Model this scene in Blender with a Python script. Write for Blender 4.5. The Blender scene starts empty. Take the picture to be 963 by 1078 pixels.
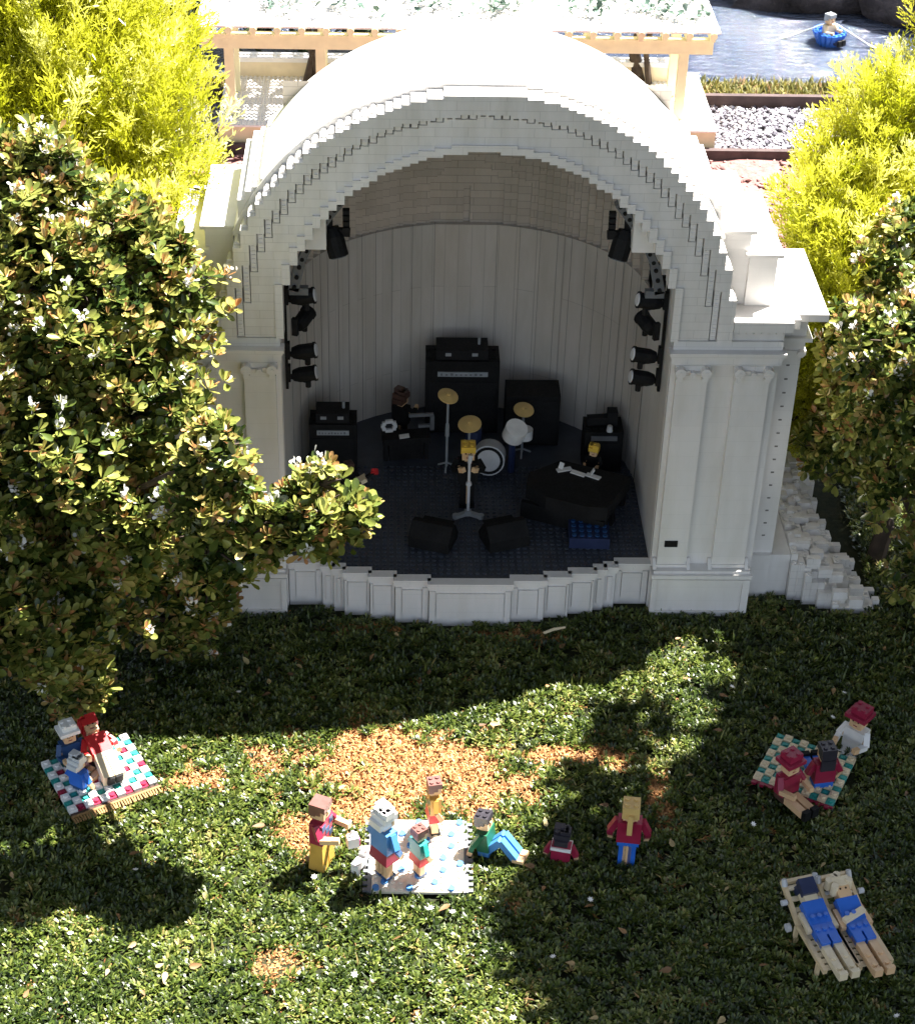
import bpy, math, random
import numpy as np
from mathutils import Vector, Matrix

random.seed(7)
rng = np.random.default_rng(7)
scene = bpy.context.scene
COL = scene.collection
SUN = Vector((0.48, 0.36, 1.0)).normalized()
U = 0.008          # one stud
P = 0.0032         # one plate
pi = math.pi

# ------------------------------------------------------------------ helpers
class MB:
    """collects shapes and links them as one mesh object"""
    def __init__(s):
        s.v = []; s.f = []; s.m = []; s.M = Matrix.Identity(4)
    def add(s, vs, fs, mat=0):
        n = len(s.v)
        for p in vs:
            q = s.M @ Vector(p); s.v.append((q.x, q.y, q.z))
        for f in fs:
            s.f.append(tuple(i + n for i in f)); s.m.append(mat)
    def box(s, x0, x1, y0, y1, z0, z1, mat=0):
        s.add([(x0,y0,z0),(x1,y0,z0),(x1,y1,z0),(x0,y1,z0),(x0,y0,z1),(x1,y0,z1),(x1,y1,z1),(x0,y1,z1)],
              [(0,3,2,1),(4,5,6,7),(0,1,5,4),(1,2,6,5),(2,3,7,6),(3,0,4,7)], mat)
    def cbox(s, x, y, z, sx, sy, sz, mat=0):
        s.box(x-sx/2, x+sx/2, y-sy/2, y+sy/2, z, z+sz, mat)
    def prism(s, pts, y0, y1, mat=0):
        """outline in x,z (counter-clockwise seen from -y) extruded along y"""
        n = len(pts)
        vs = [(x,y0,z) for x,z in pts] + [(x,y1,z) for x,z in pts]
        fs = [tuple(range(n)), tuple(range(2*n-1, n-1, -1))]
        fs += [((i+1)%n, i, i+n, (i+1)%n+n) for i in range(n)]
        s.add(vs, fs, mat)
    def cyl(s, p0, p1, r0, r1=None, n=10, mat=0, cap=True):
        r1 = r0 if r1 is None else r1
        p0 = Vector(p0); p1 = Vector(p1); d = (p1-p0).normalized()
        a = d.orthogonal().normalized(); b = d.cross(a)
        vs = []
        for p, r in ((p0,r0),(p1,r1)):
            for i in range(n):
                t = 2*pi*i/n
                vs.append(p + a*(r*math.cos(t)) + b*(r*math.sin(t)))
        fs = [(i,(i+1)%n,(i+1)%n+n,i+n) for i in range(n)]
        if cap:
            fs += [tuple(range(n-1,-1,-1)), tuple(range(n,2*n))]
        s.add(vs, fs, mat)
    def stud(s, x, y, z, mat=0, n=8, r=0.0024, h=0.0017):
        s.cyl((x,y,z-0.0002),(x,y,z+h), r, r, n, mat)
    def tube(s, pts, rads, n=7, mat=0):
        for i in range(len(pts)-1):
            s.cyl(pts[i], pts[i+1], rads[i], rads[i+1], n, mat)
    def bar(s, p0, p1, w, h=None, mat=0):
        h = w if h is None else h
        p0 = Vector(p0); p1 = Vector(p1); d = (p1-p0).normalized()
        up = Vector((0,0,1)) if abs(d.z) < 0.95 else Vector((0,1,0))
        a = d.cross(up).normalized()*(w/2); b = a.cross(d).normalized()*(h/2)
        vs = [p0-a-b,p0+a-b,p0+a+b,p0-a+b,p1-a-b,p1+a-b,p1+a+b,p1-a+b]
        s.add(vs, [(3,2,1,0),(4,5,6,7),(0,1,5,4),(1,2,6,5),(2,3,7,6),(3,0,4,7)], mat)
    def build(s, name, mats, parent=None, bevel=0):
        me = bpy.data.meshes.new(name)
        me.from_pydata(s.v, [], s.f)
        if not isinstance(mats, (list, tuple)): mats = [mats]
        for m in mats: me.materials.append(m)
        if len(mats) > 1: me.polygons.foreach_set('material_index', s.m)
        me.update()
        o = bpy.data.objects.new(name, me); COL.objects.link(o)
        if parent: o.parent = parent
        if bevel:
            b = o.modifiers.new('bevel', 'BEVEL'); b.width = bevel; b.segments = 1; b.limit_method = 'ANGLE'
        return o

def np_mesh(name, V, F, mats, parent=None, tint=None, smooth=False):
    """V (n,3); F (m,k) all of one size"""
    me = bpy.data.meshes.new(name)
    k = F.shape[1]
    me.vertices.add(len(V)); me.vertices.foreach_set('co', np.ascontiguousarray(V, dtype=np.float32).ravel())
    me.loops.add(F.size); me.loops.foreach_set('vertex_index', F.astype(np.int32).ravel())
    me.polygons.add(len(F))
    me.polygons.foreach_set('loop_start', np.arange(0, F.size, k, dtype=np.int32))
    me.polygons.foreach_set('loop_total', np.full(len(F), k, dtype=np.int32))
    if smooth: me.polygons.foreach_set('use_smooth', np.ones(len(F), dtype=bool))
    if not isinstance(mats, (list, tuple)): mats = [mats]
    for m in mats: me.materials.append(m)
    me.update(calc_edges=True)
    if tint is not None:
        a = me.attributes.new('tint', 'FLOAT', 'POINT'); a.data.foreach_set('value', tint.astype(np.float32))
    o = bpy.data.objects.new(name, me); COL.objects.link(o)
    if parent: o.parent = parent
    return o

def tag(o, label=None, cat=None, group=None, kind=None):
    if label: o['label'] = label
    if cat: o['category'] = cat
    if group: o['group'] = group
    if kind: o['kind'] = kind
    return o

def thing(name, label, cat, loc=(0,0,0), rz=0.0, group=None):
    o = bpy.data.objects.new(name, None); COL.objects.link(o)
    o.empty_display_size = 0.02
    o.location = loc; o.rotation_euler = (0,0,rz)
    return tag(o, label, cat, group)

def copy_tree(o, parent=None):
    c = o.copy(); COL.objects.link(c)
    if parent: c.parent = parent
    for ch in list(o.children): copy_tree(ch, c)
    return c

# ------------------------------------------------------------------ materials
def base_mat(name, rough=0.5, spec=0.5):
    m = bpy.data.materials.new(name); m.use_nodes = True
    nt = m.node_tree; b = nt.nodes['Principled BSDF']
    b.inputs['Roughness'].default_value = rough
    b.inputs['Specular IOR Level'].default_value = spec
    return m, nt, b

def N(nt, typ, **kw):
    n = nt.nodes.new(typ)
    for k, v in kw.items():
        if k in n.inputs.keys(): n.inputs[k].default_value = v
        else: setattr(n, k, v)
    return n

def mixc(nt, a, b, fac, mode='MIX'):
    n = nt.nodes.new('ShaderNodeMix'); n.data_type = 'RGBA'; n.blend_type = mode
    for sock, val in ((0, fac), (6, a), (7, b)):
        if hasattr(val, 'links') or hasattr(val, 'is_linked'): nt.links.new(val, n.inputs[sock])
        elif sock == 0: n.inputs[0].default_value = val
        else: n.inputs[sock].default_value = (*val[:3], 1)
    return n.outputs[2]

def ramp(nt, fac, stops, interp='LINEAR'):
    r = nt.nodes.new('ShaderNodeValToRGB'); r.color_ramp.interpolation = interp
    e = r.color_ramp.elements
    while len(e) < len(stops): e.new(0.5)
    for i, (p, c) in enumerate(stops):
        e[i].position = p; e[i].color = (*c, 1) if len(c) == 3 else c
    nt.links.new(fac, r.inputs[0])
    return r.outputs[0]

def plastic(name, col, rough=0.32, var=0.10, scale=60, dust=0.05):
    """moulded toy plastic, slightly faded and dusty"""
    m, nt, b = base_mat(name, rough, 0.5)
    g = N(nt, 'ShaderNodeNewGeometry')
    n = N(nt, 'ShaderNodeTexNoise', Scale=scale, Detail=4.0)
    nt.links.new(g.outputs['Position'], n.inputs['Vector'])
    lo = [c*(1-var) for c in col]; hi = [min(1, c*(1+var)+dust*0.1) for c in col]
    c = ramp(nt, n.outputs['Fac'], [(0.3, lo), (0.7, hi)])
    nt.links.new(c, b.inputs['Base Color'])
    n2 = N(nt, 'ShaderNodeTexNoise', Scale=scale*6, Detail=2.0)
    nt.links.new(g.outputs['Position'], n2.inputs['Vector'])
    mr = N(nt, 'ShaderNodeMapRange'); mr.inputs[3].default_value = rough*0.8; mr.inputs[4].default_value = min(1, rough*1.5)
    nt.links.new(n2.outputs['Fac'], mr.inputs[0]); nt.links.new(mr.outputs[0], b.inputs['Roughness'])
    return m

def brick_white(name, col=(0.80,0.775,0.75), bw=0.032, rh=0.0096, mortar=0.00030, seam=0.78, rough=0.35, diff=0.04, streak=0.14, vertical=False):
    """white bricks: fine seams between them, slight tone differences, grime"""
    m, nt, b = base_mat(name, rough, 0.5)
    g = N(nt, 'ShaderNodeNewGeometry')
    sx = N(nt, 'ShaderNodeSeparateXYZ'); nt.links.new(g.outputs['Position'], sx.inputs[0])
    add = N(nt, 'ShaderNodeMath', operation='ADD'); nt.links.new(sx.outputs[0], add.inputs[0]); nt.links.new(sx.outputs[1], add.inputs[1])
    cv = N(nt, 'ShaderNodeCombineXYZ')
    nt.links.new(add.outputs[0], cv.inputs[1 if vertical else 0]); nt.links.new(sx.outputs[2], cv.inputs[0 if vertical else 1])
    br = N(nt, 'ShaderNodeTexBrick'); br.offset = 0.5
    br.inputs['Scale'].default_value = 1.0; br.inputs['Mortar Size'].default_value = mortar
    br.inputs['Mortar Smooth'].default_value = 0.3; br.inputs['Brick Width'].default_value = bw; br.inputs['Row Height'].default_value = rh
    br.inputs['Color1'].default_value = (*col, 1); br.inputs['Color2'].default_value = (*[c*(1-diff) for c in col], 1)
    br.inputs['Mortar'].default_value = (*[c*seam for c in col], 1)
    nt.links.new(cv.outputs[0], br.inputs['Vector'])
    # flat tops carry no courses
    sn = N(nt, 'ShaderNodeSeparateXYZ'); nt.links.new(g.outputs['Normal'], sn.inputs[0])
    gt = N(nt, 'ShaderNodeMath', operation='GREATER_THAN'); gt.inputs[1].default_value = 0.5; nt.links.new(sn.outputs[2], gt.inputs[0])
    c = mixc(nt, br.outputs['Color'], col, gt.outputs[0])
    n = N(nt, 'ShaderNodeTexNoise', Scale=9.0, Detail=6.0, Roughness=0.65)
    mp = N(nt, 'ShaderNodeMapping'); mp.inputs['Scale'].default_value = (4, 4, 0.8)
    nt.links.new(g.outputs['Position'], mp.inputs['Vector']); nt.links.new(mp.outputs[0], n.inputs['Vector'])
    dirt = ramp(nt, n.outputs['Fac'], [(0.35, (1-streak, 1-streak*1.05, 1-streak*1.3)), (0.62, (1,1,1))])
    c2 = mixc(nt, c, dirt, 1.0, 'MULTIPLY')
    nt.links.new(c2, b.inputs['Base Color'])
    bump = N(nt, 'ShaderNodeBump', Strength=0.25, Distance=0.0004); bump.invert = True
    nt.links.new(br.outputs['Fac'], bump.inputs['Height']); nt.links.new(bump.outputs[0], b.inputs['Normal'])
    return m

W_BRICK = brick_white('white_brick')
W_SMOOTH = brick_white('white_smooth', bw=3.0, rh=0.0192, mortar=0.0002, seam=0.88, diff=0.03, streak=0.10)
W_TRIM = brick_white('white_trim', bw=0.048, rh=0.0096, seam=0.85, diff=0.02, streak=0.08)
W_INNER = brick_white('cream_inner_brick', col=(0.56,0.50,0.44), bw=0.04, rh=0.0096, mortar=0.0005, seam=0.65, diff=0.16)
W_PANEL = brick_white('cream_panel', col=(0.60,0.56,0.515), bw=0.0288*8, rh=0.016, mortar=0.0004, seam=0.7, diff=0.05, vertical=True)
W_ROOF = brick_white('white_roof', bw=0.064, rh=0.0096, mortar=0.0002, seam=0.93, diff=0.02, streak=0.04)
GAP = plastic('dark_gap', (0.17,0.16,0.145), 0.7)
FLOOR = plastic('dark_grey_plate', (0.048,0.056,0.074), 0.35, 0.15)
BLACK = plastic('black_plastic', (0.0035,0.0035,0.004), 0.6)
BLACK2 = plastic('worn_black_plastic', (0.006,0.006,0.007), 0.6)
DKGREY = plastic('dark_grey_plastic', (0.13,0.135,0.145), 0.4)
for b_ in (BLACK, BLACK2): b_.node_tree.nodes['Principled BSDF'].inputs['Specular IOR Level'].default_value = 0.25
GREY = plastic('grey_plastic', (0.30,0.32,0.34), 0.35)
LTGREY = plastic('light_grey_plastic', (0.55,0.56,0.57), 0.35)
WHITE = plastic('white_plastic', (0.78,0.77,0.74), 0.3)
TAN = plastic('tan_plastic', (0.70,0.54,0.32), 0.35, 0.06)
CREAM = plastic('cream_plastic', (0.72,0.60,0.40), 0.35, 0.06)
SKIN = plastic('light_tan_plastic', (0.70,0.46,0.25), 0.35, 0.04)
OCHRE = plastic('ochre_plastic', (0.55,0.32,0.06), 0.35)
GOLD = plastic('cymbal_gold', (0.62,0.43,0.16), 0.3)
YELLOW = plastic('yellow_plastic', (0.75,0.48,0.06), 0.35)
BROWN = plastic('reddish_brown_plastic', (0.17,0.065,0.055), 0.35)
DKBROWN = plastic('dark_brown_plastic', (0.07,0.035,0.025), 0.4)
RED = plastic('red_plastic', (0.55,0.02,0.025), 0.35)
DKRED = plastic('dark_red_plastic', (0.28,0.012,0.045), 0.35)
PINK = plastic('pink_plastic', (0.75,0.06,0.22), 0.35)
BLUE = plastic('blue_plastic', (0.02,0.13,0.55), 0.35)
MIDBLUE = plastic('medium_blue_plastic', (0.06,0.22,0.52), 0.35)
DKBLUE = plastic('dark_blue_plastic', (0.012,0.055,0.16), 0.35)
NAVY = plastic('navy_plastic', (0.012,0.022,0.07), 0.4)
GREEN = plastic('dark_green_plastic', (0.012,0.12,0.06), 0.35)
TEAL = plastic('teal_plastic', (0.02,0.28,0.25), 0.35)
HAIRBLACK = plastic('black_hair_plastic', (0.03,0.027,0.035), 0.3)
LENS = plastic('silver_lens', (0.7,0.7,0.72), 0.12)
SAND = plastic('sand_plastic', (0.80,0.75,0.47), 0.35, 0.05)
TIMBER = plastic('dark_timber', (0.055,0.032,0.03), 0.75, 0.3, 40)

def leaf_mat(name, stops, rough=0.4, trans=0.25, spec=0.5):
    m, nt, b = base_mat(name, rough, spec)
    a = N(nt, 'ShaderNodeAttribute'); a.attribute_name = 'tint'
    c = ramp(nt, a.outputs['Fac'], stops)
    nt.links.new(c, b.inputs['Base Color'])
    if trans:
        t = N(nt, 'ShaderNodeBsdfTranslucent'); nt.links.new(c, t.inputs['Color'])
        mx = N(nt, 'ShaderNodeMixShader'); mx.inputs[0].default_value = trans
        nt.links.new(b.outputs[0], mx.inputs[1]); nt.links.new(t.outputs[0], mx.inputs[2])
        nt.links.new(mx.outputs[0], nt.nodes['Material Output'].inputs['Surface'])
    return m

SHRUB_LEAF = leaf_mat('shrub_leaf', [(0.0,(0.008,0.02,0.006)),(0.3,(0.035,0.065,0.014)),(0.52,(0.13,0.17,0.035)),(0.82,(0.40,0.40,0.10)),(0.94,(0.48,0.34,0.13)),(1.0,(0.44,0.22,0.09))], 0.26, 0.28)
CONE_LEAF = leaf_mat('golden_conifer', [(0.0,(0.10,0.13,0.006)),(0.3,(0.36,0.38,0.012)),(0.6,(0.66,0.65,0.06)),(1.0,(0.85,0.84,0.48))], 0.35, 0.45)  # palest stop puts near-white sun highlights into the plume colour
DARK_LEAF = leaf_mat('dark_leaf', [(0.0,(0.006,0.012,0.005)),(0.6,(0.018,0.035,0.010)),(1.0,(0.05,0.075,0.02))], 0.45, 0.15)
VINE_LEAF = leaf_mat('vine_leaf', [(0.0,(0.02,0.05,0.03)),(0.5,(0.12,0.19,0.15)),(1.0,(0.42,0.50,0.46))], 0.4, 0.2)
GRASS = leaf_mat('grass_blade', [(0.0,(0.006,0.014,0.003)),(0.4,(0.038,0.064,0.008)),(0.7,(0.115,0.148,0.022)),(0.9,(0.25,0.26,0.07)),(1.0,(0.30,0.22,0.08))], 0.36, 0.22)
THATCH = leaf_mat('dry_thatch', [(0.0,(0.13,0.06,0.02)),(0.5,(0.42,0.19,0.06)),(1.0,(0.60,0.34,0.14))], 0.7, 0.1)
PETAL = leaf_mat('white_petal', [(0.0,(0.75,0.73,0.68)),(1.0,(0.85,0.84,0.80))], 0.5, 0.2)
BARK = plastic('bark', (0.05,0.032,0.02), 0.85, 0.4, 80)
STONE = leaf_mat('gravel_stone', [(0.0,(0.05,0.045,0.06)),(0.5,(0.24,0.22,0.26)),(1.0,(0.62,0.60,0.64))], 0.8, 0.0)
CHIP = leaf_mat('mulch_chip', [(0.0,(0.11,0.05,0.045)),(0.5,(0.25,0.12,0.11)),(1.0,(0.38,0.21,0.19))], 0.85, 0.0)
BANKGRASS = leaf_mat('bank_grass', [(0.0,(0.05,0.06,0.012)),(0.5,(0.17,0.16,0.03)),(0.8,(0.28,0.24,0.05)),(1.0,(0.38,0.22,0.13))], 0.6, 0.2)

def soil_mat(name, cols, scale, bump=0.004, rough=0.9):
    m, nt, b = base_mat(name, rough, 0.2)
    g = N(nt, 'ShaderNodeNewGeometry')
    n = N(nt, 'ShaderNodeTexNoise', Scale=scale, Detail=8.0, Roughness=0.7)
    nt.links.new(g.outputs['Position'], n.inputs['Vector'])
    k = len(cols)
    c = ramp(nt, n.outputs['Fac'], [(0.3+0.4*i/(k-1), cols[i]) for i in range(k)])
    nt.links.new(c, b.inputs['Base Color'])
    bp = N(nt, 'ShaderNodeBump', Strength=0.8, Distance=bump)
    nt.links.new(n.outputs['Fac'], bp.inputs['Height']); nt.links.new(bp.outputs[0], b.inputs['Normal'])
    return m
SOIL = soil_mat('garden_soil', [(0.012,0.010,0.006),(0.03,0.024,0.014),(0.05,0.036,0.02)], 40)
LAWN = soil_mat('lawn_soil', [(0.010,0.014,0.005),(0.022,0.026,0.010),(0.04,0.034,0.014)], 60)
MULCH = soil_mat('red_mulch', [(0.13,0.065,0.06),(0.24,0.12,0.11),(0.34,0.18,0.165)], 70)
GRAVEL = soil_mat('gravel_base', [(0.08,0.075,0.085),(0.2,0.19,0.21)], 120)
ROCK = soil_mat('bank_rock', [(0.02,0.018,0.018),(0.06,0.052,0.055),(0.13,0.115,0.12)], 14, 0.02)

def water_mat():
    m, nt, b = base_mat('pond_water', 0.06, 0.5)
    b.inputs['Base Color'].default_value = (0.045,0.060,0.10,1)
    b.inputs['IOR'].default_value = 2.3
    g = N(nt, 'ShaderNodeNewGeometry')
    mp = N(nt, 'ShaderNodeMapping'); mp.inputs['Scale'].default_value = (1.0, 2.2, 1)
    nt.links.new(g.outputs['Position'], mp.inputs['Vector'])
    n = N(nt, 'ShaderNodeTexNoise', Scale=34.0, Detail=5.0, Roughness=0.6, Distortion=0.6)
    nt.links.new(mp.outputs[0], n.inputs['Vector'])
    bp = N(nt, 'ShaderNodeBump', Strength=1.0, Distance=0.014)
    nt.links.new(n.outputs['Fac'], bp.inputs['Height']); nt.links.new(bp.outputs[0], b.inputs['Normal'])
    return m
WATER = water_mat()

# ------------------------------------------------------------------ world, sun, camera
w = bpy.data.worlds.new('World'); scene.world = w; w.use_nodes = True
nt = w.node_tree
sky = nt.nodes.new('ShaderNodeTexSky'); sky.sky_type = 'NISHITA'; sky.sun_disc = False
sky.sun_elevation = math.asin(SUN.z); sky.sun_rotation = math.atan2(SUN.x, SUN.y)
bg = nt.nodes['Background']; bg.inputs['Strength'].default_value = 0.05
hs = nt.nodes.new('ShaderNodeHueSaturation'); hs.inputs['Saturation'].default_value = 0.6
nt.links.new(sky.outputs[0], hs.inputs['Color']); nt.links.new(hs.outputs[0], bg.inputs['Color'])
sl = bpy.data.lights.new('sun', 'SUN'); sl.energy = 5.0; sl.angle = math.radians(0.53); sl.color = (1.0, 0.96, 0.89)
so = bpy.data.objects.new('sun', sl); COL.objects.link(so); so.rotation_euler = (-SUN).to_track_quat('-Z','Y').to_euler(); so.location = (2,2,5)

cd = bpy.data.cameras.new('camera'); cam = bpy.data.objects.new('camera', cd); COL.objects.link(cam)
yaw, pit, roll = math.radians(2.5067), math.radians(34.807), math.radians(1.70)
f = Vector((math.sin(yaw)*math.cos(pit), math.cos(yaw)*math.cos(pit), -math.sin(pit)))
r = Vector((math.cos(yaw), -math.sin(yaw), 0)); u = r.cross(f)
r2 = math.cos(roll)*r + math.sin(roll)*u; u2 = -math.sin(roll)*r + math.cos(roll)*u
Mx = Matrix((r2, u2, -f)).transposed().to_4x4(); Mx.translation = (-0.0899, -1.6956, 1.3136)
cam.matrix_world = Mx
cd.sensor_fit = 'VERTICAL'; cd.sensor_height = 36.0; cd.lens = 36.0*1972.9/1078.0
cd.clip_start = 0.02; cd.clip_end = 500
scene.camera = cam
vs = scene.view_settings; vs.view_transform = 'Standard'; vs.look = 'None'; vs.exposure = 2.5; vs.gamma = 1.0
scene.cycles.use_denoising = True
scene.cycles.max_bounces = 8; scene.cycles.diffuse_bounces = 4; scene.cycles.transmission_bounces = 4; scene.cycles.glossy_bounces = 3

# ------------------------------------------------------------------ ground
def sheet(name, x0, x1, y0, y1, z, mat, nx=1, ny=1, amp=0, freq=20):
    xs = np.linspace(x0, x1, nx+1); ys = np.linspace(y0, y1, ny+1)
    X, Y = np.meshgrid(xs, ys); Z = np.full_like(X, z)
    if amp: Z = Z + amp*(np.sin(X*freq+1.3*np.sin(Y*freq*0.7))*np.cos(Y*freq*0.9+0.7))
    V = np.stack([X,Y,Z],-1).reshape(-1,3)
    i = np.arange(nx*ny); a = (i//nx)*(nx+1)+i%nx
    F = np.stack([a,a+1,a+nx+2,a+nx+1],-1)
    o = np_mesh(name, V, F, mat); o['kind'] = 'structure'; return o
sheet('ground', -60, 60, -60, 60, -0.06, SOIL)
sheet('lawn', -3.0, 3.0, -3.0, 0.52, -0.002, LAWN, 60, 40, 0.002, 9)
sheet('mulch_bed', -3.0, 3.0, 0.52, 1.262, -0.006, MULCH, 120, 30, 0.007, 31)
sheet('gravel_bed', -3.0, 3.0, 1.262, 1.487, -0.008, GRAVEL)
sheet('pond_bank', -3.0, 3.0, 1.487, 1.60, -0.004, soil_mat('bank_soil', [(0.05,0.045,0.02),(0.12,0.10,0.04)], 50))
sheet('pond', -6, 6, 1.58, 5.0, -0.03, WATER)

# dry patches in the lawn: (x, y, rx, ry, strength)
DRY = [(-0.085,-0.262,0.105,0.062,1.0),(-0.02,-0.285,0.06,0.05,1.0),(-0.165,-0.36,0.035,0.035,1.0),(-0.12,-0.33,0.06,0.03,1.0),(0.09,-0.248,0.055,0.017,0.85),(-0.19,-0.53,0.028,0.020,1.15),
       (0.185,-0.305,0.018,0.05,0.75),(-0.28,-0.285,0.045,0.018,0.7),(0.06,-0.052,0.06,0.012,0.55),(-0.12,-0.04,0.06,0.012,0.5),(0.0,-0.33,0.022,0.02,0.9),(0.04,-0.30,0.03,0.025,0.6),(0.03,-0.46,0.014,0.01,0.6),(-0.21,-0.265,0.03,0.03,0.7),(0.155,-0.26,0.03,0.015,0.6),(-0.015,-0.41,0.02,0.012,0.5)]
def vnoise(x, y, s):
    return (np.sin(x*s*1.0+2.1*np.sin(y*s*0.63+0.4))*np.sin(y*s*1.13+1.7*np.sin(x*s*0.71+1.9)) + 0.6*np.sin(x*s*2.3+1.1*np.sin(y*s*2.9))*np.sin(y*s*2.1-0.6))/1.6
def dry(x, y):
    d = np.zeros_like(x)
    for cx, cy, rx, ry, s in DRY:
        d = np.maximum(d, s*np.exp(-0.9*(((x-cx)/rx)**2+((y-cy)/ry)**2)**1.3)*1.35)
    return d + 0.38*vnoise(x, y, 52) + 0.46*vnoise(x+0.03, y, 115)
def lawn_front(x):
    return np.interp(np.abs(x), [0,0.045,0.08,0.11,0.14,0.165,0.2,0.3165,0.3185,0.345,0.347,0.37,0.385,0.43,0.47,0.48,3], [-0.036,-0.036,-0.029,-0.022,-0.015,-0.005,-0.005,-0.014,0.020,0.020,0.025,0.016,-0.008,-0.012,-0.004,0.30,0.30])

def blades(name, n, length, width, mat, keep, tintf, lean=0.7, x=(-0.66,0.66), y=(-0.76,0.03), z0=-0.003):
    X = rng.uniform(*x, n); Y = rng.uniform(*y, n)
    k = keep(X, Y); X = X[k]; Y = Y[k]; n = len(X)
    a = rng.uniform(0, 2*pi, n); L = length*rng.uniform(0.55, 1.25, n); Wd = width*rng.uniform(0.7, 1.3, n)
    ln = np.clip(rng.normal(lean, 0.28, n), 0.05, 1.35)
    dx, dy = np.cos(a), np.sin(a); px, py = -dy, dx
    base = np.stack([X,Y,np.full(n, z0)],-1)
    d1 = np.stack([dx*np.sin(ln*0.6), dy*np.sin(ln*0.6), np.cos(ln*0.6)],-1)
    d2 = np.stack([dx*np.sin(ln*1.25), dy*np.sin(ln*1.25), np.cos(ln*1.25)],-1)
    s = np.stack([px,py,np.zeros(n)],-1)*(Wd/2)[:,None]
    mid = base + d1*(L*0.55)[:,None]; tip = mid + d2*(L*0.45)[:,None]
    V = np.stack([base-s*0.7, base+s*0.7, mid+s, mid-s, tip],1).reshape(-1,3)
    i = np.arange(n)*5
    F = np.concatenate([np.stack([i,i+1,i+2],-1), np.stack([i,i+2,i+3],-1), np.stack([i+3,i+2,i+4],-1)])
    t = np.repeat(np.clip(tintf(X,Y,n),0,1), 5)
    o = np_mesh(name, V, F, mat, tint=t); o['kind'] = 'stuff'; return o
# rectangles of the picnic blankets (x, y, rot, half w, half h): no blades there
MATS = [(-0.061,-0.398,0.0,0.046,0.050),(0.337,-0.276,-0.50,0.046,0.040),(-0.384,-0.283,0.50,0.048,0.045)]
def off_mats(x, y):
    k = np.ones_like(x, dtype=bool)
    for cx, cy, rz, hw, hh in MATS:
        c, s_ = math.cos(-rz), math.sin(-rz)
        lx = (x-cx)*c-(y-cy)*s_; ly = (x-cx)*s_+(y-cy)*c
        k &= ~((np.abs(lx) < hw) & (np.abs(ly) < hh))
    return k
def clumps(name, n, per, rad, length, width, mat, keep, tintf, xr=(-0.66,0.66), yr=(-0.76,0.30)):
    X = rng.uniform(*xr, n); Y = rng.uniform(*yr, n)
    k = keep(X, Y); X = X[k]; Y = Y[k]; n = len(X)
    t0 = tintf(X, Y, n); hgt = 0.0005+0.0045*np.clip(0.5+0.5*vnoise(X,Y,75)+0.25*rng.normal(size=n),0,1.2)
    X = np.repeat(X,per); Y = np.repeat(Y,per); t0 = np.repeat(t0,per); hgt = np.repeat(hgt,per); m_ = n*per
    a = rng.uniform(0,2*pi,m_); el = rng.uniform(0.15,1.25,m_)
    D = np.stack([np.cos(a)*np.cos(el), np.sin(a)*np.cos(el), np.sin(el)],-1)
    S_ = np.stack([-np.sin(a), np.cos(a), np.zeros(m_)],-1)
    L = length*rng.uniform(0.6,1.3,m_); Wd = width*rng.uniform(0.7,1.3,m_)
    r0_ = rad*np.sqrt(rng.random(m_))
    b = np.stack([X+np.cos(a)*r0_*0.7, Y+np.sin(a)*r0_*0.7, hgt-0.002],-1)
    droop = np.array([0,0,-1.0])
    mid = b+D*(L*0.55)[:,None]; tip = mid+(D*0.85+droop*0.35)*(L*0.5)[:,None]
    s_ = S_*(Wd/2)[:,None]
    V = np.stack([b-s_*0.4,b+s_*0.4,mid+s_,mid-s_,tip],1).reshape(-1,3)
    q_ = np.arange(m_)*5
    F = np.concatenate([np.stack([q_,q_+1,q_+2],-1),np.stack([q_,q_+2,q_+3],-1),np.stack([q_+3,q_+2,q_+4],-1)])
    o = np_mesh(name, V, F, mat, tint=np.repeat(np.clip(t0+rng.normal(0,0.12,m_),0,1),5)); o['kind'] = 'stuff'; return o
clumps('grass', 43000, 12, 0.0045, 0.0074, 0.0022, GRASS,
       lambda x,y: (dry(x,y) < 0.50+0.34*rng.random(len(x))) & off_mats(x,y) & (y < lawn_front(x)),
       lambda x,y,n: 0.50+0.14*rng.normal(size=n)+0.20*vnoise(x,y,24)+0.12*vnoise(x,y,70)+0.25*np.clip(dry(x,y)-0.2,0,1))
blades('long_grass', 6000, 0.018, 0.0020, GRASS,
       lambda x,y: (dry(x,y) < 0.3) & off_mats(x,y) & (y < lawn_front(x)) & (vnoise(x,y,38) > 0.0),
       lambda x,y,n: 0.5+0.2*rng.normal(size=n), lean=0.6)
blades('dry_grass', 420000, 0.0066, 0.0027, THATCH,
       lambda x,y: (dry(x,y) > 0.40) & off_mats(x,y) & (y < lawn_front(x)),
       lambda x,y,n: 0.55+0.26*rng.normal(size=n), lean=1.0)
blades('bank_grass', 9000, 0.020, 0.0030, BANKGRASS, lambda x,y: vnoise(x,y,25) > -0.7, lambda x,y,n: 0.5+0.3*rng.normal(size=n), 0.7, (-0.9,1.1), (1.505,1.585))

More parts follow.
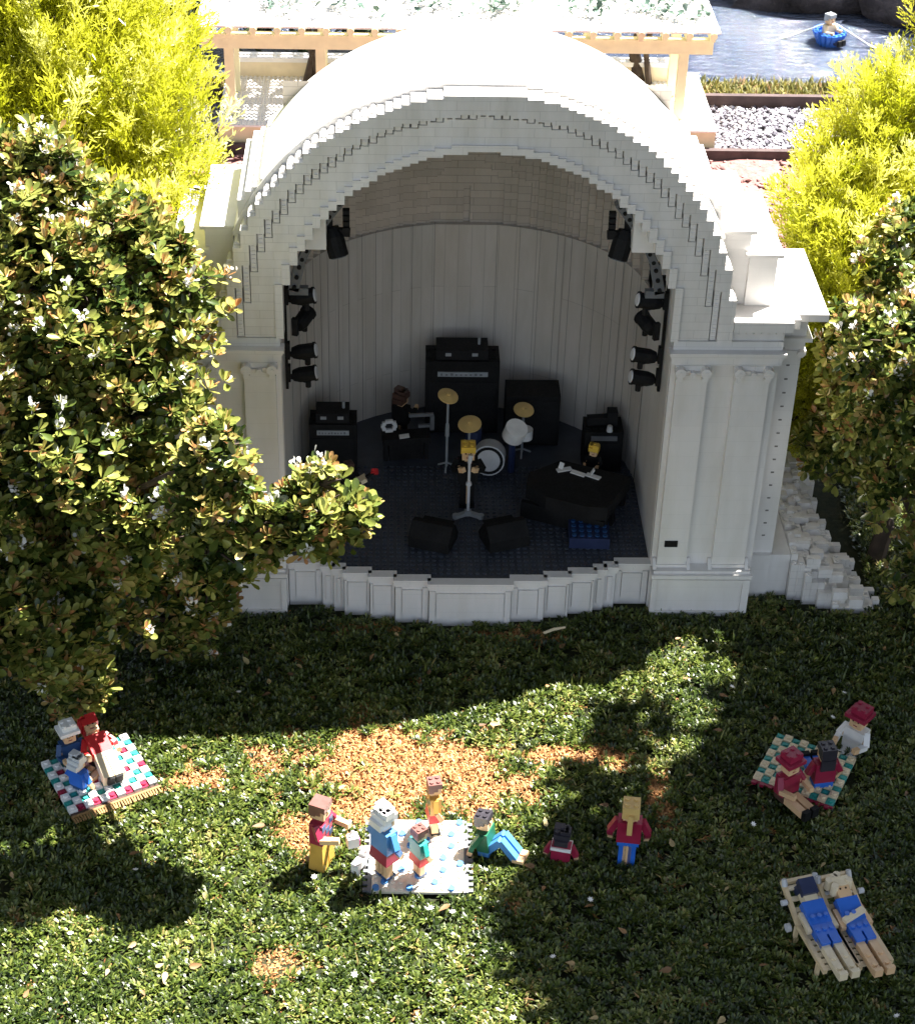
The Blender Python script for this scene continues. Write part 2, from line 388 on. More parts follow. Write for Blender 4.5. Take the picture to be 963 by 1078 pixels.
def lumps(name, n, xr, yr, z, r0, r1, mat, flat=0.7):
    base = np.array([(1,0,0),(-1,0,0),(0,1,0),(0,-1,0),(0,0,1),(0,0,-1)], dtype=float)
    fb = np.array([(0,2,4),(2,1,4),(1,3,4),(3,0,4),(2,0,5),(1,2,5),(3,1,5),(0,3,5)])
    rad = rng.uniform(r0, r1, n)
    V = np.repeat(base[None], n, 0)*rng.uniform(0.7,1.25,(n,6,1))*rad[:,None,None]
    V[:,:,2] *= flat
    a = rng.uniform(0,2*pi,n); b = rng.uniform(-0.9,0.9,n)
    c, s = np.cos(b)[:,None], np.sin(b)[:,None]
    y_, z_ = V[:,:,1]*c-V[:,:,2]*s, V[:,:,1]*s+V[:,:,2]*c
    c, s = np.cos(a)[:,None], np.sin(a)[:,None]
    V = np.stack([V[:,:,0]*c-y_*s, V[:,:,0]*s+y_*c, z_], -1)
    V += np.stack([rng.uniform(*xr,n), rng.uniform(*yr,n), z+rad*0.3],-1)[:,None]
    F = (fb[None]+6*np.arange(n)[:,None,None]).reshape(-1,3)
    o = np_mesh(name, V.reshape(-1,3), F, mat, tint=np.repeat(np.clip(rng.normal(0.5,0.33,n),0,1),6)); o['kind'] = 'stuff'; return o
lumps('gravel', 15000, (-0.7,1.1), (1.268,1.482), -0.006, 0.0022, 0.0062, STONE)
lumps('bark_mulch', 9000, (-0.9,1.1), (0.42,1.25), -0.006, 0.003, 0.008, CHIP, 0.35)

# ------------------------------------------------------------------ bandshell
R_IN, R_OUT, ZC, SZ = 0.204, 0.262, 0.357, 0.058
DST, DDP = 0.17, 0.18
shell = thing('bandshell', 'white toy brick bandshell with a round stepped arch and deep cream stage', 'bandshell')
def q(v, s): return math.floor(v/s+0.5)*s
def z_in(x):
    x = abs(x); return ZC + q(math.sqrt(max(R_IN**2-x*x,0)), P) if x < R_IN else 0
def z_circ(x, rr): 
    x = abs(x); return ZC + q(math.sqrt(max(rr*rr-x*x,0)), P) if x < rr else None
NX = 34                                    # studs each side of the middle line
cols = [(-NX+i)*U for i in range(2*NX)]
lip, main, band, groove, teeth = MB(), MB(), MB(), MB(), MB()
R_LIP, R_G0, R_G1 = R_IN+0.008, 0.2385, 0.2420
ZB = 0.352                                 # top of the cornice the arch stands on
for x0 in cols:
    x1 = x0+U; xm = x0+U/2; a = abs(xm)
    zi = z_circ(xm, R_IN); zl = z_circ(xm, R_LIP); zg0 = z_circ(xm, R_G0); zg1 = z_circ(xm, R_G1); zo = z_circ(xm, R_OUT+0.002)
    if zo is None: continue
    if a < R_IN:  lip.box(x0, x1, -0.003, 0.016, zi, max(zl, zi+P))
    elif a < R_LIP: lip.box(x0, x1, -0.003, 0.016, ZB+0.0005, zl)
    xi = abs(xm)-U
    zn = z_circ(max(xi, 0.0), R_G1) if xi > 0 else zg1          # the neighbour nearer the middle
    if zg0 is not None or (zl is not None and a < R_LIP):
        lo = zl if zl is not None else ZB+0.0005
        if zl is not None and a < R_IN: lo = max(zl, zi+P)
        main.box(x0, x1, 0.0, 0.020, lo, zg0 if zg0 is not None else ZB+0.01)
    elif zg1 is None and zn is None: pass
    lo1 = zg1 if zg1 is not None else ZB+0.0005
    lo0 = zg0 if zg0 is not None else ZB+0.0005
    hi = max(lo1, zn) if zn is not None else lo1
    groove.box(x0, x1, 0.0035, 0.020, lo0, hi+0.0001)
    band.box(x0, x1, -0.004, 0.022, hi, zo)
    if hi-lo0 > 0.0055:
        teeth.box(x0+0.0010, x1-0.0010, 0.0002, 0.0034, lo0+0.0008, hi-0.0008)
        k = lo0+0.004
        while k < hi-0.003:
            teeth.box(x0+0.0022, x1-0.0022, -0.0010, 0.0002, k, k+0.0016); k += 0.0048
    else:
        teeth.box(x0+0.0002, x0+0.0030, -0.002, 0.008, lo0+0.0004, hi)
lip.build('arch_lip', W_TRIM, shell); main.build('arch_face', W_BRICK, shell)
band.build('arch_band', W_BRICK, shell); groove.build('arch_groove', GAP, shell); teeth.build('arch_teeth', W_TRIM, shell)
# rounded caps on the steps of the outer band
capm = MB()
prev = None
for x0 in cols:
    xm = x0+U/2; zo = z_circ(xm, R_OUT+0.002)
    if zo is None: continue
    if abs(xm) > 0.10:
        sgn = 1 if xm > 0 else -1
        capm = MB(); capm.cyl((xm, 0.004, zo+0.0002), (xm, 0.0215, zo+0.0002), 0.0032, 0.0032, 10)
        capm.build('arch_cap', W_TRIM, shell)

# barrel roof and stepped shoulders
roof = MB()
nseg = 44; ang = [math.asin(0.250/0.2705)*(-1+2*k/nseg) for k in range(nseg+1)]
op = [(0.2705*math.sin(a_), ZC+0.2705*math.cos(a_)) for a_ in ang]
ip = [(0.2055*math.sin(a_), ZC+0.2055*math.cos(a_)) for a_ in [(-pi/2)+pi*k/nseg for k in range(nseg+1)]]
nn = nseg+1
vs_ = [(x,y,z) for y in (0.022,0.176) for x,z in op] + [(x,y,max(z,ZC)) for y in (0.022,0.176) for x,z in ip]
fs_ = []
for k in range(nseg):
    fs_ += [(k,k+1,nn+k+1,nn+k), (2*nn+k,3*nn+k,3*nn+k+1,2*nn+k+1), (k,2*nn+k,2*nn+k+1,k+1), (nn+k,nn+k+1,3*nn+k+1,3*nn+k)]
roof.add(vs_, fs_)
roof.build('roof', W_ROOF, shell)
for s in (-1, 1):
    for (xa, xb, h, y0) in ((0.2062,0.250,0.44,0.0225),(0.2502,0.2790,0.4590,0.034),(0.2792,0.3085,0.4345,0.030)):
        roof = MB(); roof.box(*sorted((s*xa, s*xb)), y0, 0.1758, 0.378, h); roof.build('shoulder', W_ROOF, shell)
for s in (-1, 1):
    roof = MB()
    for k in range(11):
        xa = 0.156+k*U; h = q(0.5720-0.92*(xa+U/2-0.157), 0.0048)
        roof.box(*sorted((s*xa, s*(xa+U))), 0.0265, 0.1757, 0.44, h)
    roof.build('stepped_shoulder', W_ROOF, shell)
# thin slabs over the shoulder tiers
sl_ = MB()
for s in (-1, 1):
    for (xa, xb, zt, y0) in ((0.247,0.2835,0.4595,0.030),(0.275,0.3135,0.4350,0.026)):
        xa, xb = sorted((s*xa, s*xb))
        sl_ = MB(); sl_.box(xa, xb, y0, 0.178, zt, zt+0.0040)
        sl_.build('shoulder_slab', W_TRIM, shell)
# rear half dome: outside skin
dm = MB()
nu, nv = 20, 9
vs_ = []
for j in range(nv+1):
    t = (pi/2)*j/nv
    for i in range(nu+1):
        a_ = pi*i/nu
        vs_.append((0.262*math.cos(a_)*math.cos(t), 0.172+0.235*math.sin(a_)*math.cos(t), ZC+0.255*math.sin(t)))
fs_ = [(j*(nu+1)+i, j*(nu+1)+i+1, (j+1)*(nu+1)+i+1, (j+1)*(nu+1)+i) for j in range(nv) for i in range(nu)]
dm.add(vs_, fs_)
vs_ = [(0.262*math.cos(pi*i/nu), 0.172+0.235*math.sin(pi*i/nu), z) for z in (-0.02, ZC) for i in range(nu+1)]
dm.add(vs_, [(i, i+1, i+nu+2, i+nu+1) for i in range(nu)])
dm.build('rear_dome', W_ROOF, shell)

# inner half dome (stepped courses) and panelled back wall
HW = 0.3136
def dome_y(x, z):
    t = 1-(x/R_IN)**2-(max(z-ZC,0)/R_IN)**2
    return DST + DDP*math.sqrt(t) if t > 0 else DST-0.006
dome = MB(); back = MB()
nc = 51
xs = [(-nc/2+i)*U for i in range(nc+1)]
courses = []
z = HW
while z < ZC+R_IN: courses.append(z); z += 0.0096
grid = [[q(dome_y((xs[i]+xs[i+1])/2, zz+0.0048)+0.004, 0.004) for i in range(nc)] for zz in courses]
for k, zz in enumerate(courses):
    for i in range(nc):
        y = grid[k][i]
        dome.add([(xs[i],y,zz),(xs[i+1],y,zz),(xs[i+1],y,zz+0.0096),(xs[i],y,zz+0.0096)], [(0,1,2,3)])
        if i+1 < nc and abs(grid[k][i+1]-y) > 1e-5:
            y2 = grid[k][i+1]; dome.add([(xs[i+1],y,zz),(xs[i+1],y2,zz),(xs[i+1],y2,zz+0.0096),(xs[i+1],y,zz+0.0096)], [(0,1,2,3)])
        if k+1 < len(courses) and abs(grid[k+1][i]-y) > 1e-5:
            y2 = grid[k+1][i]; dome.add([(xs[i],y,zz+0.0096),(xs[i+1],y,zz+0.0096),(xs[i+1],y2,zz+0.0096),(xs[i],y2,zz+0.0096)], [(0,1,2,3)])
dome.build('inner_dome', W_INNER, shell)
# panels: widths shrink to the sides
edges = [0.0375,0.0645,0.0885,0.1085,0.1245,0.1405,0.1525,0.1645,0.1725,0.1805,0.1885,0.1965,0.204]
pan = [(-0.0375,0.0375)] + [(edges[i],edges[i+1]) for i in range(len(edges)-1)] + [(-edges[i+1],-edges[i]) for i in range(len(edges)-1)]
pan.sort()
seams = MB()
for (xa, xb) in pan:
    ya, yb = dome_y(max(-0.2035,xa), 0)-0.002, dome_y(min(0.2035,xb), 0)-0.002
    g_ = 0.00025
    pts = [(xa+g_,ya),(xb-g_,yb),(xb-g_,yb+0.02),(xa+g_,ya+0.02)]
    back.add([(x,y,SZ) for x,y in pts]+[(x,y,HW) for x,y in pts], [(3,2,1,0),(4,5,6,7),(0,1,5,4),(1,2,6,5),(2,3,7,6),(3,0,4,7)])
    seams.box(xa-g_, xa+g_, ya+0.0008, ya+0.02, SZ, HW-0.001)
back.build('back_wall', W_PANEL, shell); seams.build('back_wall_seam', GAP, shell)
# side walls of the stage, piers, pedestals
for s in (-1, 1):
    def bx(mb, xa, xb, *a, **k):
        xa, xb = sorted((s*xa, s*xb)); mb.box(xa, xb, *a, **k)
    m = MB(); bx(m, 0.204, 0.262, 0.012, 0.178, 0.0, ZB+0.027); m.build('side_wall', W_SMOOTH, shell)
    m = MB()
    bx(m, 0.2045, 0.3185, 0.004, 0.011, 0.0, ZB-0.0005)
    bx(m, 0.262, 0.3185, 0.011, 0.34, 0.0, 0.362)
    pier = m.build('pier', W_SMOOTH, shell)
    for (xa, xb) in ((0.210, 0.243), (0.272, 0.309)):
        m = MB(); bx(m, xa, xb, -0.0035, 0.006, 0.066, 0.3125)
        bx(m, xa-0.001, xb+0.001, -0.0048, 0.005, 0.062, 0.0659)
        m.build('pilaster', W_SMOOTH, pier)
        m = MB()
        bx(m, xa-0.002, xb+0.002, -0.004, 0.006, 0.3185, 0.3245)
        bx(m, xa, xb, -0.003, 0.006, 0.3126, 0.3184)
        for xc in (xa+0.003, xb-0.003):
            m.cyl((s*xc, -0.0120, 0.3190), (s*xc, 0.0, 0.3190), 0.0056, 0.0056, 12)
            m.cyl((s*xc, -0.0095, 0.3105), (s*xc, 0.0, 0.3105), 0.0036, 0.0036, 10)
            m.cyl((s*xc, -0.0128, 0.3190), (s*xc, -0.0119, 0.3190), 0.0022, 0.0022, 8)
        xc = (xa+xb)/2
        m.cyl((s*xc, -0.0100, 0.3160), (s*xc, 0.0, 0.3160), 0.0034, 0.0034, 8)
        bx(m, xa+0.006, xc-0.003, -0.0065, 0.0, 0.3165, 0.3195); bx(m, xc+0.003, xb-0.006, -0.0065, 0.0, 0.3145, 0.3175)
        m.build('capital', W_TRIM, pier)
    m = MB()
    bx(m, 0.203, 0.3195, -0.004, 0.006, 0.3250, 0.3345)
    bx(m, 0.2015, 0.321, -0.0065, 0.006, 0.3347, 0.3385)
    bx(m, 0.200, 0.3225, -0.010, 0.006, 0.3387, 0.3420)
    bx(m, 0.204, 0.319, -0.0012, 0.0045, 0.3422, ZB)
    m.build('cornice', W_TRIM, shell)
    # frieze above the cornice, then the broad slab with a row of dark teeth under it
    m = MB(); bx(m, 0.2628, 0.3195, 0.002, 0.03, ZB+0.0002, 0.3622); m.build('frieze', W_SMOOTH, shell)
    m = MB()
    bx(m, 0.2645, 0.3265, -0.006, 0.17, 0.3655, 0.3775)
    bx(m, 0.327, 0.3345, 0.002, 0.17, 0.3655, 0.3770)
    bx(m, 0.335, 0.3665, 0.014, 0.165, 0.3680, 0.3765)
    m.build('cornice_slab', W_TRIM, shell)
    m = MB(); bx(m, 0.2655, 0.325, 0.0, 0.02, 0.3624, 0.3653); m.build('slab_gap', GAP, shell)
    m = MB()
    for k in range(8): bx(m, 0.2705+k*0.0078, 0.2705+k*0.0078, -0.0035, 0.002, 0.3622, 0.3653)
    m.build('slab_teeth', W_TRIM, shell)
    m = MB()          # pedestal
    bx(m, 0.2055, 0.3165, -0.010, 0.010, -0.02, 0.0525)
    bx(m, 0.2055, 0.2115, -0.0125, -0.0102, -0.02, 0.0500); bx(m, 0.3085, 0.3165, -0.0125, -0.0102, -0.02, 0.0500)
    bx(m, 0.2117, 0.3083, -0.0125, -0.0102, 0.0440, 0.0500); bx(m, 0.2117, 0.3083, -0.0125, -0.0102, -0.02, 0.0060)
    ped = m.build('pedestal', W_SMOOTH, shell)
    m = MB(); bx(m, 0.2040, 0.3180, -0.0150, 0.0035, 0.0530, 0.0580); bx(m, 0.2065, 0.3155, -0.0110, 0.0035, 0.0582, 0.0615)
    for xc in (0.2075, 0.2455, 0.2700, 0.3115):
        xa, xb = sorted((s*(xc-0.002), s*(xc+0.002)))
        m.add([(xa,-0.008,0.0615),(xb,-0.008,0.0615),(xb,0.004,0.0615),(xa,0.004,0.0615),(xa,0.001,0.071),(xb,0.001,0.071),(xb,0.004,0.071),(xa,0.004,0.071)],
              [(0,3,2,1),(4,5,6,7),(0,1,5,4),(1,2,6,5),(2,3,7,6),(3,0,4,7)])
    m.build('pedestal_coping', W_TRIM, ped)
    # set-back pilaster with two columns of peg holes and its own capital
    m = MB()
    bx(m, 0.319, 0.347, 0.030, 0.20, 0.0585, 0.3205)
    bx(m, 0.319, 0.351, 0.026, 0.20, 0.3207, 0.3262); bx(m, 0.319, 0.349, 0.028, 0.20, 0.3264, 0.3385)
    bx(m, 0.319, 0.355, 0.022, 0.20, 0.3387, 0.3435); bx(m, 0.319, 0.349, 0.028, 0.165, 0.3437, 0.3653)
    for xc in (0.323, 0.345): m.cyl((s*xc, 0.0225, 0.3235), (s*xc, 0.03, 0.3235), 0.0042, 0.0042, 10)
    ret = m.build('return_pilaster', W_SMOOTH, shell)
    m = MB()
    for k in range(14):
        z = 0.082+k*0.0172
        xa, xb = sorted((s*0.3325, s*0.3360)); m.box(xa, xb, 0.0294, 0.031, z, z+0.0016)
        xa, xb = sorted((s*0.3195, s*0.3215)); m.box(xa, xb, 0.0294, 0.031, z+0.002, z+0.0036)
    m.build('peg_hole', GAP, ret)
    m = MB(); bx(m, 0.318, 0.345, 0.024, 0.20, -0.02, 0.0583); bx(m, 0.3455, 0.369, 0.029, 0.20, -0.02, 0.0560); m.build('side_plinth', W_SMOOTH, shell)
m = MB(); m.box(0.2165, 0.2310, -0.0048, -0.0030, 0.0905, 0.0985); m.build('plaque', BLACK, shell)

# stage floor
m = MB()
m.box(-0.2038, 0.2038, 0.012, 0.36, 0.0, SZ)
steps = [(0.0,0.046,-0.030),(0.046,0.084,-0.023),(0.084,0.112,-0.016),(0.112,0.141,-0.009),(0.141,0.153,-0.002),(0.153,0.166,0.003),(0.166,0.204,0.010)]
for (xa, xb, yf) in steps:
    if yf < 0.012:
        for s in (-1,1):
            a_, b_ = sorted((s*xa, s*xb)); m.box(a_, b_, yf+0.006, 0.012, 0.0, SZ)
fl = m.build('stage_floor', FLOOR, shell)
m = MB()
for i in range(-25, 26):
    for j in range(-3, 26):
        x = i*U; y = 0.004+j*U
        yf = next((s_[2] for s_ in steps if s_[0] <= abs(x) < s_[1]+1e-9), 0.01)
        if y < yf+0.011 or y > dome_y(x, 0)-0.006: continue
        m.stud(x, y, SZ, n=8)
m.build('stage_stud', FLOOR, fl)
# stepped parapet, each panel with its coping
segs = [(-0.046,0.046,-0.030,1)]
for (xa, xb, yf) in steps[1:]:
    for s in (-1,1):
        a_, b_ = sorted((s*xa, s*xb)); segs.append((a_, b_, yf, 1 if xb-xa > 0.02 else 0))
for (xa, xb, yf, framed) in segs:
    m = MB()
    m.box(xa+0.0002, xb-0.0002, yf, yf+0.0055, -0.02, 0.0505)
    e = 0.0
    wd = xb-xa
    px_ = 0.007 if wd > 0.03 else 0.003
    if wd > 0.025:
        m.box(xa+0.0008, xa+px_, yf-0.002, yf-0.0001, 0.003, 0.0470); m.box(xb-px_, xb-0.0008, yf-0.002, yf-0.0001, 0.003, 0.0470)
    m.box(xa+px_+0.0012, xb-px_-0.0012, yf-0.0026, yf-0.0002, 0.011, 0.0445)
    p_ = m.build('parapet_panel', W_SMOOTH, shell)
    m = MB()
    m.box(xa-0.0008, xb+0.0008, yf-0.0040, yf+0.0060, 0.0507, 0.0545)
    m.box(xa-0.0020, xb+0.0020, yf-0.0055, yf+0.0068, 0.0547, 0.0600+0.0001*(xa > 0))
    m.build('coping', W_TRIM, p_)

# stepped heap of white bricks beside the shell
m = MB()
for i in range(17):
    for j in range(-3, 30):
        x = 0.3695+i*U; y = 0.020+j*U
        fall = (i*U)*(0.60-1.2*max(0,y-0.03)) + max(0, 0.035-y)*0.5
        edge = 0.418+0.45*max(0, 0.11-abs(y-0.012)) if y < 0.12 else 0.418+0.0*y
        if x > edge+0.008*math.sin(j*1.9): continue
        if y < 0.02-(i*0.004): continue
        h = q(0.0560-fall+0.003*math.sin(i*2.3+j*1.1), 0.0096)
        if h < 0.004: h = 0.0048
        if random.random() < 0.16: h += 0.0048
        m.box(x, x+U-0.0002, y, y+U-0.0002, -0.02, h+0.00002*i)
        if random.random() < 0.4: m.stud(x+U/2, y+U/2, h+0.0001+0.00002*i)
for k in range(40):
    y = -0.02+0.25*random.random(); x = 0.375+0.075*random.random()
    hgt = max(0.006, 0.056-(x-0.37)*0.55)
    if x > (0.405 if y > 0.10 else 0.44): continue
    m.box(x, x+0.0158, y, y+0.0078, hgt-0.006, hgt+0.0045+0.0001*k)
tag(m.build('brick_heap', W_BRICK), 'stepped slope of loose white bricks at the foot of the bandshell side', 'brick heap')

# ------------------------------------------------------------------ stage lights and trusses
def truss(s, label):
    t = thing('lighting_truss', label, 'truss', (0,0,0), 0, 'lighting trusses in the arch')
    m = MB(); m.box(*sorted((s*0.2000, s*0.2030)), 0.050, 0.055, 0.260, 0.400); m.box(*sorted((s*0.194, s*0.1984)), 0.051, 0.055, 0.372, 0.40)
    m.build('rail', BLACK, t)
    m = MB(); h = MB()
    pts = [(0.1915,0.385),(0.1835,0.418),(0.1700,0.446),(0.1550,0.468),(0.1400,0.488)]
    for i in range(4):
        a_, b_ = pts[i], pts[i+1]
        m.bar((s*a_[0],0.044,a_[1]), (s*b_[0],0.044,b_[1]), 0.011, 0.008)
        for k in (0.15,0.5,0.85):
            x = s*(a_[0]+(b_[0]-a_[0])*k); z = a_[1]+(b_[1]-a_[1])*k
            h.cyl((x,0.0385-0.0008,z),(x,0.040,z),0.0023,0.0023,8)
    m.box(*sorted((s*0.176,s*0.196)), 0.040, 0.048, 0.380, 0.3880)
    m.build('beam', DKGREY, t); h.build('beam_hole', BLACK, t)
    m = MB()
    m.bar((s*0.188,0.050,0.430),(s*0.150,0.050,0.4450), 0.006, 0.006)
    m.box(*sorted((s*0.150,s*0.170)), 0.046, 0.056, 0.4430, 0.4680)
    m.build('bracket', BLACK, t)
truss(-1, 'grey and black lighting truss up the arch beside the leafy shrub'); truss(1, 'grey and black lighting truss up the arch above the dark plaque')

def lamp_proto(label, group):
    t = thing('stage_light', label, 'stage light', (0,0,0), 0, group)
    m = MB()
    d = Vector((0.90,-0.10,0.20)).normalized()
    c = Vector((0,0,0))
    m.cyl(c-d*0.010, c-d*0.004, 0.0050, 0.0068, 12); m.cyl(c-d*0.004, c+d*0.0090, 0.0068, 0.0068, 12)
    m.cyl(c+d*0.0088, c+d*0.0105, 0.0074, 0.0074, 12)
    m.build('lamp_body', BLACK, t)
    m = MB(); m.cyl(c+d*0.0104, c+d*0.0113, 0.0058, 0.0050, 12); m.build('lens', LENS, t)
    m = MB()
    m.bar((-0.013,0.003,-0.004),(0.003,0.002,-0.008), 0.004, 0.003)
    m.cyl((0.003,0,-0.006),(0.003,0,-0.0125),0.0025,0.0025,8); m.bar((-0.014,0.002,-0.008),(-0.014,0.002,0.008),0.004,0.005)
    m.build('yoke', BLACK2, t)
    return t
lp = lamp_proto('topmost black lamp on the rail beside the leafy shrub', 'stage lights along the arch')
names_l = ['topmost black lamp on the rail beside the leafy shrub','second black lamp down the rail beside the leafy shrub, turned backwards','third black lamp down the rail beside the leafy shrub','lowest black lamp on the rail beside the leafy shrub']
names_r = ['topmost black lamp on the rail above the dark plaque','second black lamp down the rail above the dark plaque, turned backwards','third black lamp down the rail above the dark plaque','lowest black lamp on the rail above the dark plaque']
for i, z in enumerate((0.373, 0.346, 0.307, 0.279)):
    for s in (-1, 1):
        o = lp if (i == 0 and s == -1) else copy_tree(lp)
        o.location = (s*0.1825, 0.050, z - (0.002 if s > 0 else 0))
        back_ = (i == 1)
        if s < 0: o.scale = (1.25,)*3; o.rotation_euler = (0, 0, 1.25 if back_ else 0.0)
        else:
            o.scale = (-1.25, 1.25, 1.25); o.rotation_euler = (0, 0, -1.25 if back_ else 0.0)
        o['label'] = (names_l if s < 0 else names_r)[i]
for s, lab in ((-1,'large black spotlight hanging from the truss beside the leafy shrub'),(1,'large black spotlight hanging from the truss above the dark plaque')):
    t = thing('spotlight', lab, 'stage light', (s*0.148,0.048,0.447), 0, 'large spotlights under the arch')
    m = MB(); d = Vector((-s*0.25,-0.30,-0.92)).normalized(); c = Vector((0,-0.002,-0.006))
    m.cyl(c-d*0.014, c-d*0.004, 0.0075, 0.0105, 12); m.cyl(c-d*0.004, c+d*0.017, 0.0105, 0.0105, 12)
    m.build('lamp_body', BLACK, t)
    m = MB(); m.cyl(c+d*0.0172, c+d*0.0182, 0.0085, 0.0085, 12); m.build('lens', DKGREY, t)
    m = MB(); m.bar((-s*0.016,0,0.002),(s*0.016,0,0.004),0.006,0.008)
    for k in range(4): m.cbox(-s*0.012, -0.004+k*0.001, 0.006+k*0.006, 0.007, 0.007, 0.0045)
    m.build('yoke', BLACK2, t)

# ------------------------------------------------------------------ instruments
def amp(name, label, x, y, w_, d_, h_, head=True, rz=0.0, strip=GREY):
    t = thing(name, label, 'amplifier', (x,y,SZ+0.0017), rz, 'amplifiers at the back of the stage')
    m = MB(); m.box(-w_/2, w_/2, -d_/2, d_/2, 0, h_)
    for k in range(int(w_/U)): 
        for j in (-1,1): m.stud(-w_/2+U/2+k*U, j*d_/4, h_)
    m.build('cabinet', BLACK, t)
    m = MB(); n = int(w_/0.006)
    m.box(-w_/2+0.004, w_/2-0.004, -d_/2-0.0008, -d_/2-0.0001, 0.006, h_*0.72)
    m.build('speaker_cloth', BLACK2, t)
    m = MB(); zz = h_*0.80
    m.box(-w_*0.34, w_*0.34, -d_/2-0.0015, -d_/2-0.0001, zz, zz+0.0062); s_ = m.build('name_strip', strip, t)
    m = MB()
    for k in range(9):
        xx = -w_*0.30+k*w_*0.066
        m.box(xx, xx+w_*0.04*random.uniform(0.5,1), -d_/2-0.0019, -d_/2-0.0016, zz+0.0016, zz+0.0016+random.uniform(0.0018,0.0032))
    m.build('strip_mark', DKGREY, s_)
    if head:
        m = MB(); m.box(-w_*0.36, w_*0.34, -d_*0.4, d_*0.4, h_+0.0002, h_+0.0135); m.build('head', BLACK2, t)
        m = MB()
        for xx in (-0.2, 0.16): m.cbox(xx*w_, -d_*0.41-0.0006, h_+0.006, 0.007, 0.001, 0.004)
        m.cyl((w_*0.22,0,h_+0.0134),(w_*0.22,0,h_+0.022),0.0018,0.0018,6)
        m.build('knob', GREY, t)
    return t
amp('amplifier_stack', 'tall wide black amplifier stack in the middle of the back wall', -0.002, 0.300, 0.090, 0.040, 0.102)
amp('amplifier', 'lower black amplifier with grey strip behind the leafy sprig', -0.158, 0.205, 0.056, 0.034, 0.068, True)
t = amp('amplifier', 'small black amplifier in the corner behind the grand piano', 0.166, 0.212, 0.046, 0.036, 0.056, False, 0.0, DKGREY)
m = MB(); m.bar((-0.02,0,0.062),(0.006,0,0.064),0.010,0.010); m.cbox(0.010,0,0.0565,0.012,0.014,0.020); m.build('gear', BLACK2, t)
m = MB(); m.cyl((0.006,-0.016,0.0565),(0.006,-0.016,0.064),0.0038,0.0032,8); m.build('cup', LTGREY, t)
t = thing('speaker_cabinet', 'plain black speaker cabinet behind the white tom drum', 'speaker', (0.084,0.272,SZ+0.0017))
m = MB(); m.box(-0.033,0.033,-0.02,0.02,0,0.070); m.build('cabinet', BLACK, t)
m = MB(); m.box(-0.029,0.029,-0.0212,-0.0203,0.004,0.064); m.build('speaker_cloth', BLACK2, t)

# drum set
t = thing('drum_set', 'white drum set with bass drum and tilted tom drum', 'drums', (0.030,0.200,SZ+0.0017))
m = MB(); d = Vector((-0.12,-0.95,0.16)).normalized(); c = Vector((0,0,0.021))
m.cyl(c-d*0.0, c+d*0.022, 0.0195, 0.0195, 24); m.build('bass_drum', LTGREY, t)
m = MB()
for i in range(24):
    a0, a1 = 2*pi*i/24, 2*pi*(i+1)/24
    e1 = d.orthogonal().normalized(); e2 = d.cross(e1); f0 = c+d*0.0222
    for (ra, rb, mt) in ((0.0140,0.0178,0),):
        m.add([f0+(e1*math.cos(a0)+e2*math.sin(a0))*ra, f0+(e1*math.cos(a1)+e2*math.sin(a1))*ra, f0+(e1*math.cos(a1)+e2*math.sin(a1))*rb, f0+(e1*math.cos(a0)+e2*math.sin(a0))*rb], [(0,1,2,3)])
m.build('drum_ring', BLACK, t)
m = MB(); d2 = Vector((0.22,-0.35,0.9)).normalized(); c2 = Vector((0.026,-0.010,0.052))
m.cyl(c2, c2+d2*0.018, 0.0135, 0.0135, 20); m.build('tom_drum', WHITE, t)
m = MB(); m.cyl(c2+Vector((0.014,0.004,-0.004)), c2+Vector((0.014,0.004,0.008)), 0.010, 0.010, 16); m.build('small_tom', LTGREY, t)
m = MB(); m.cyl((0.026,-0.006,0),(0.026,-0.008,0.055),0.0045,0.0040,8); m.build('drum_post', NAVY, t)
m = MB(); m.cyl((-0.020,0.01,0.0),(-0.020,0.01,0.05),0.010,0.010,10); m.build('floor_tom', NAVY, t)
def cymbal(x, y, z, label, tilt, r_=0.0125):
    t = thing('cymbal_stand', label, 'cymbal', (x,y,SZ+0.0017), 0, 'cymbals on stands')
    h = z-SZ
    m = MB(); m.cyl((0,0,0.003),(0,0,h-0.001),0.0016,0.0014,8); m.cyl((0,0,h*0.45),(0,0,h*0.62),0.0028,0.0022,8)
    for k in range(3):
        a_ = k*2.094+0.4; m.bar((0,0,0.008),(0.012*math.cos(a_),0.012*math.sin(a_),0.0005),0.002,0.002)
    m.build('stand', GREY, t)
    m = MB(); d = Vector((tilt,-0.25,1)).normalized(); c = Vector((0,0,h))
    m.cyl(c-d*0.001, c+d*0.0003, r_, r_*0.98, 22); m.cyl(c+d*0.0004, c+d*0.0022, r_*0.98, 0.003, 22); m.cyl(c+d*0.002,c+d*0.0045,0.0025,0.0025,8)
    m.build('cymbal_disc', GOLD, t)
cymbal(-0.022,0.200,0.160,'gold cymbal on a tall thin grey stand, highest of the three',0.25)
cymbal(0.003,0.170,0.140,'gold cymbal behind the head of the blond singer',-0.1,0.014)
cymbal(0.071,0.232,0.122,'gold cymbal beside the black speaker cabinet',0.1)

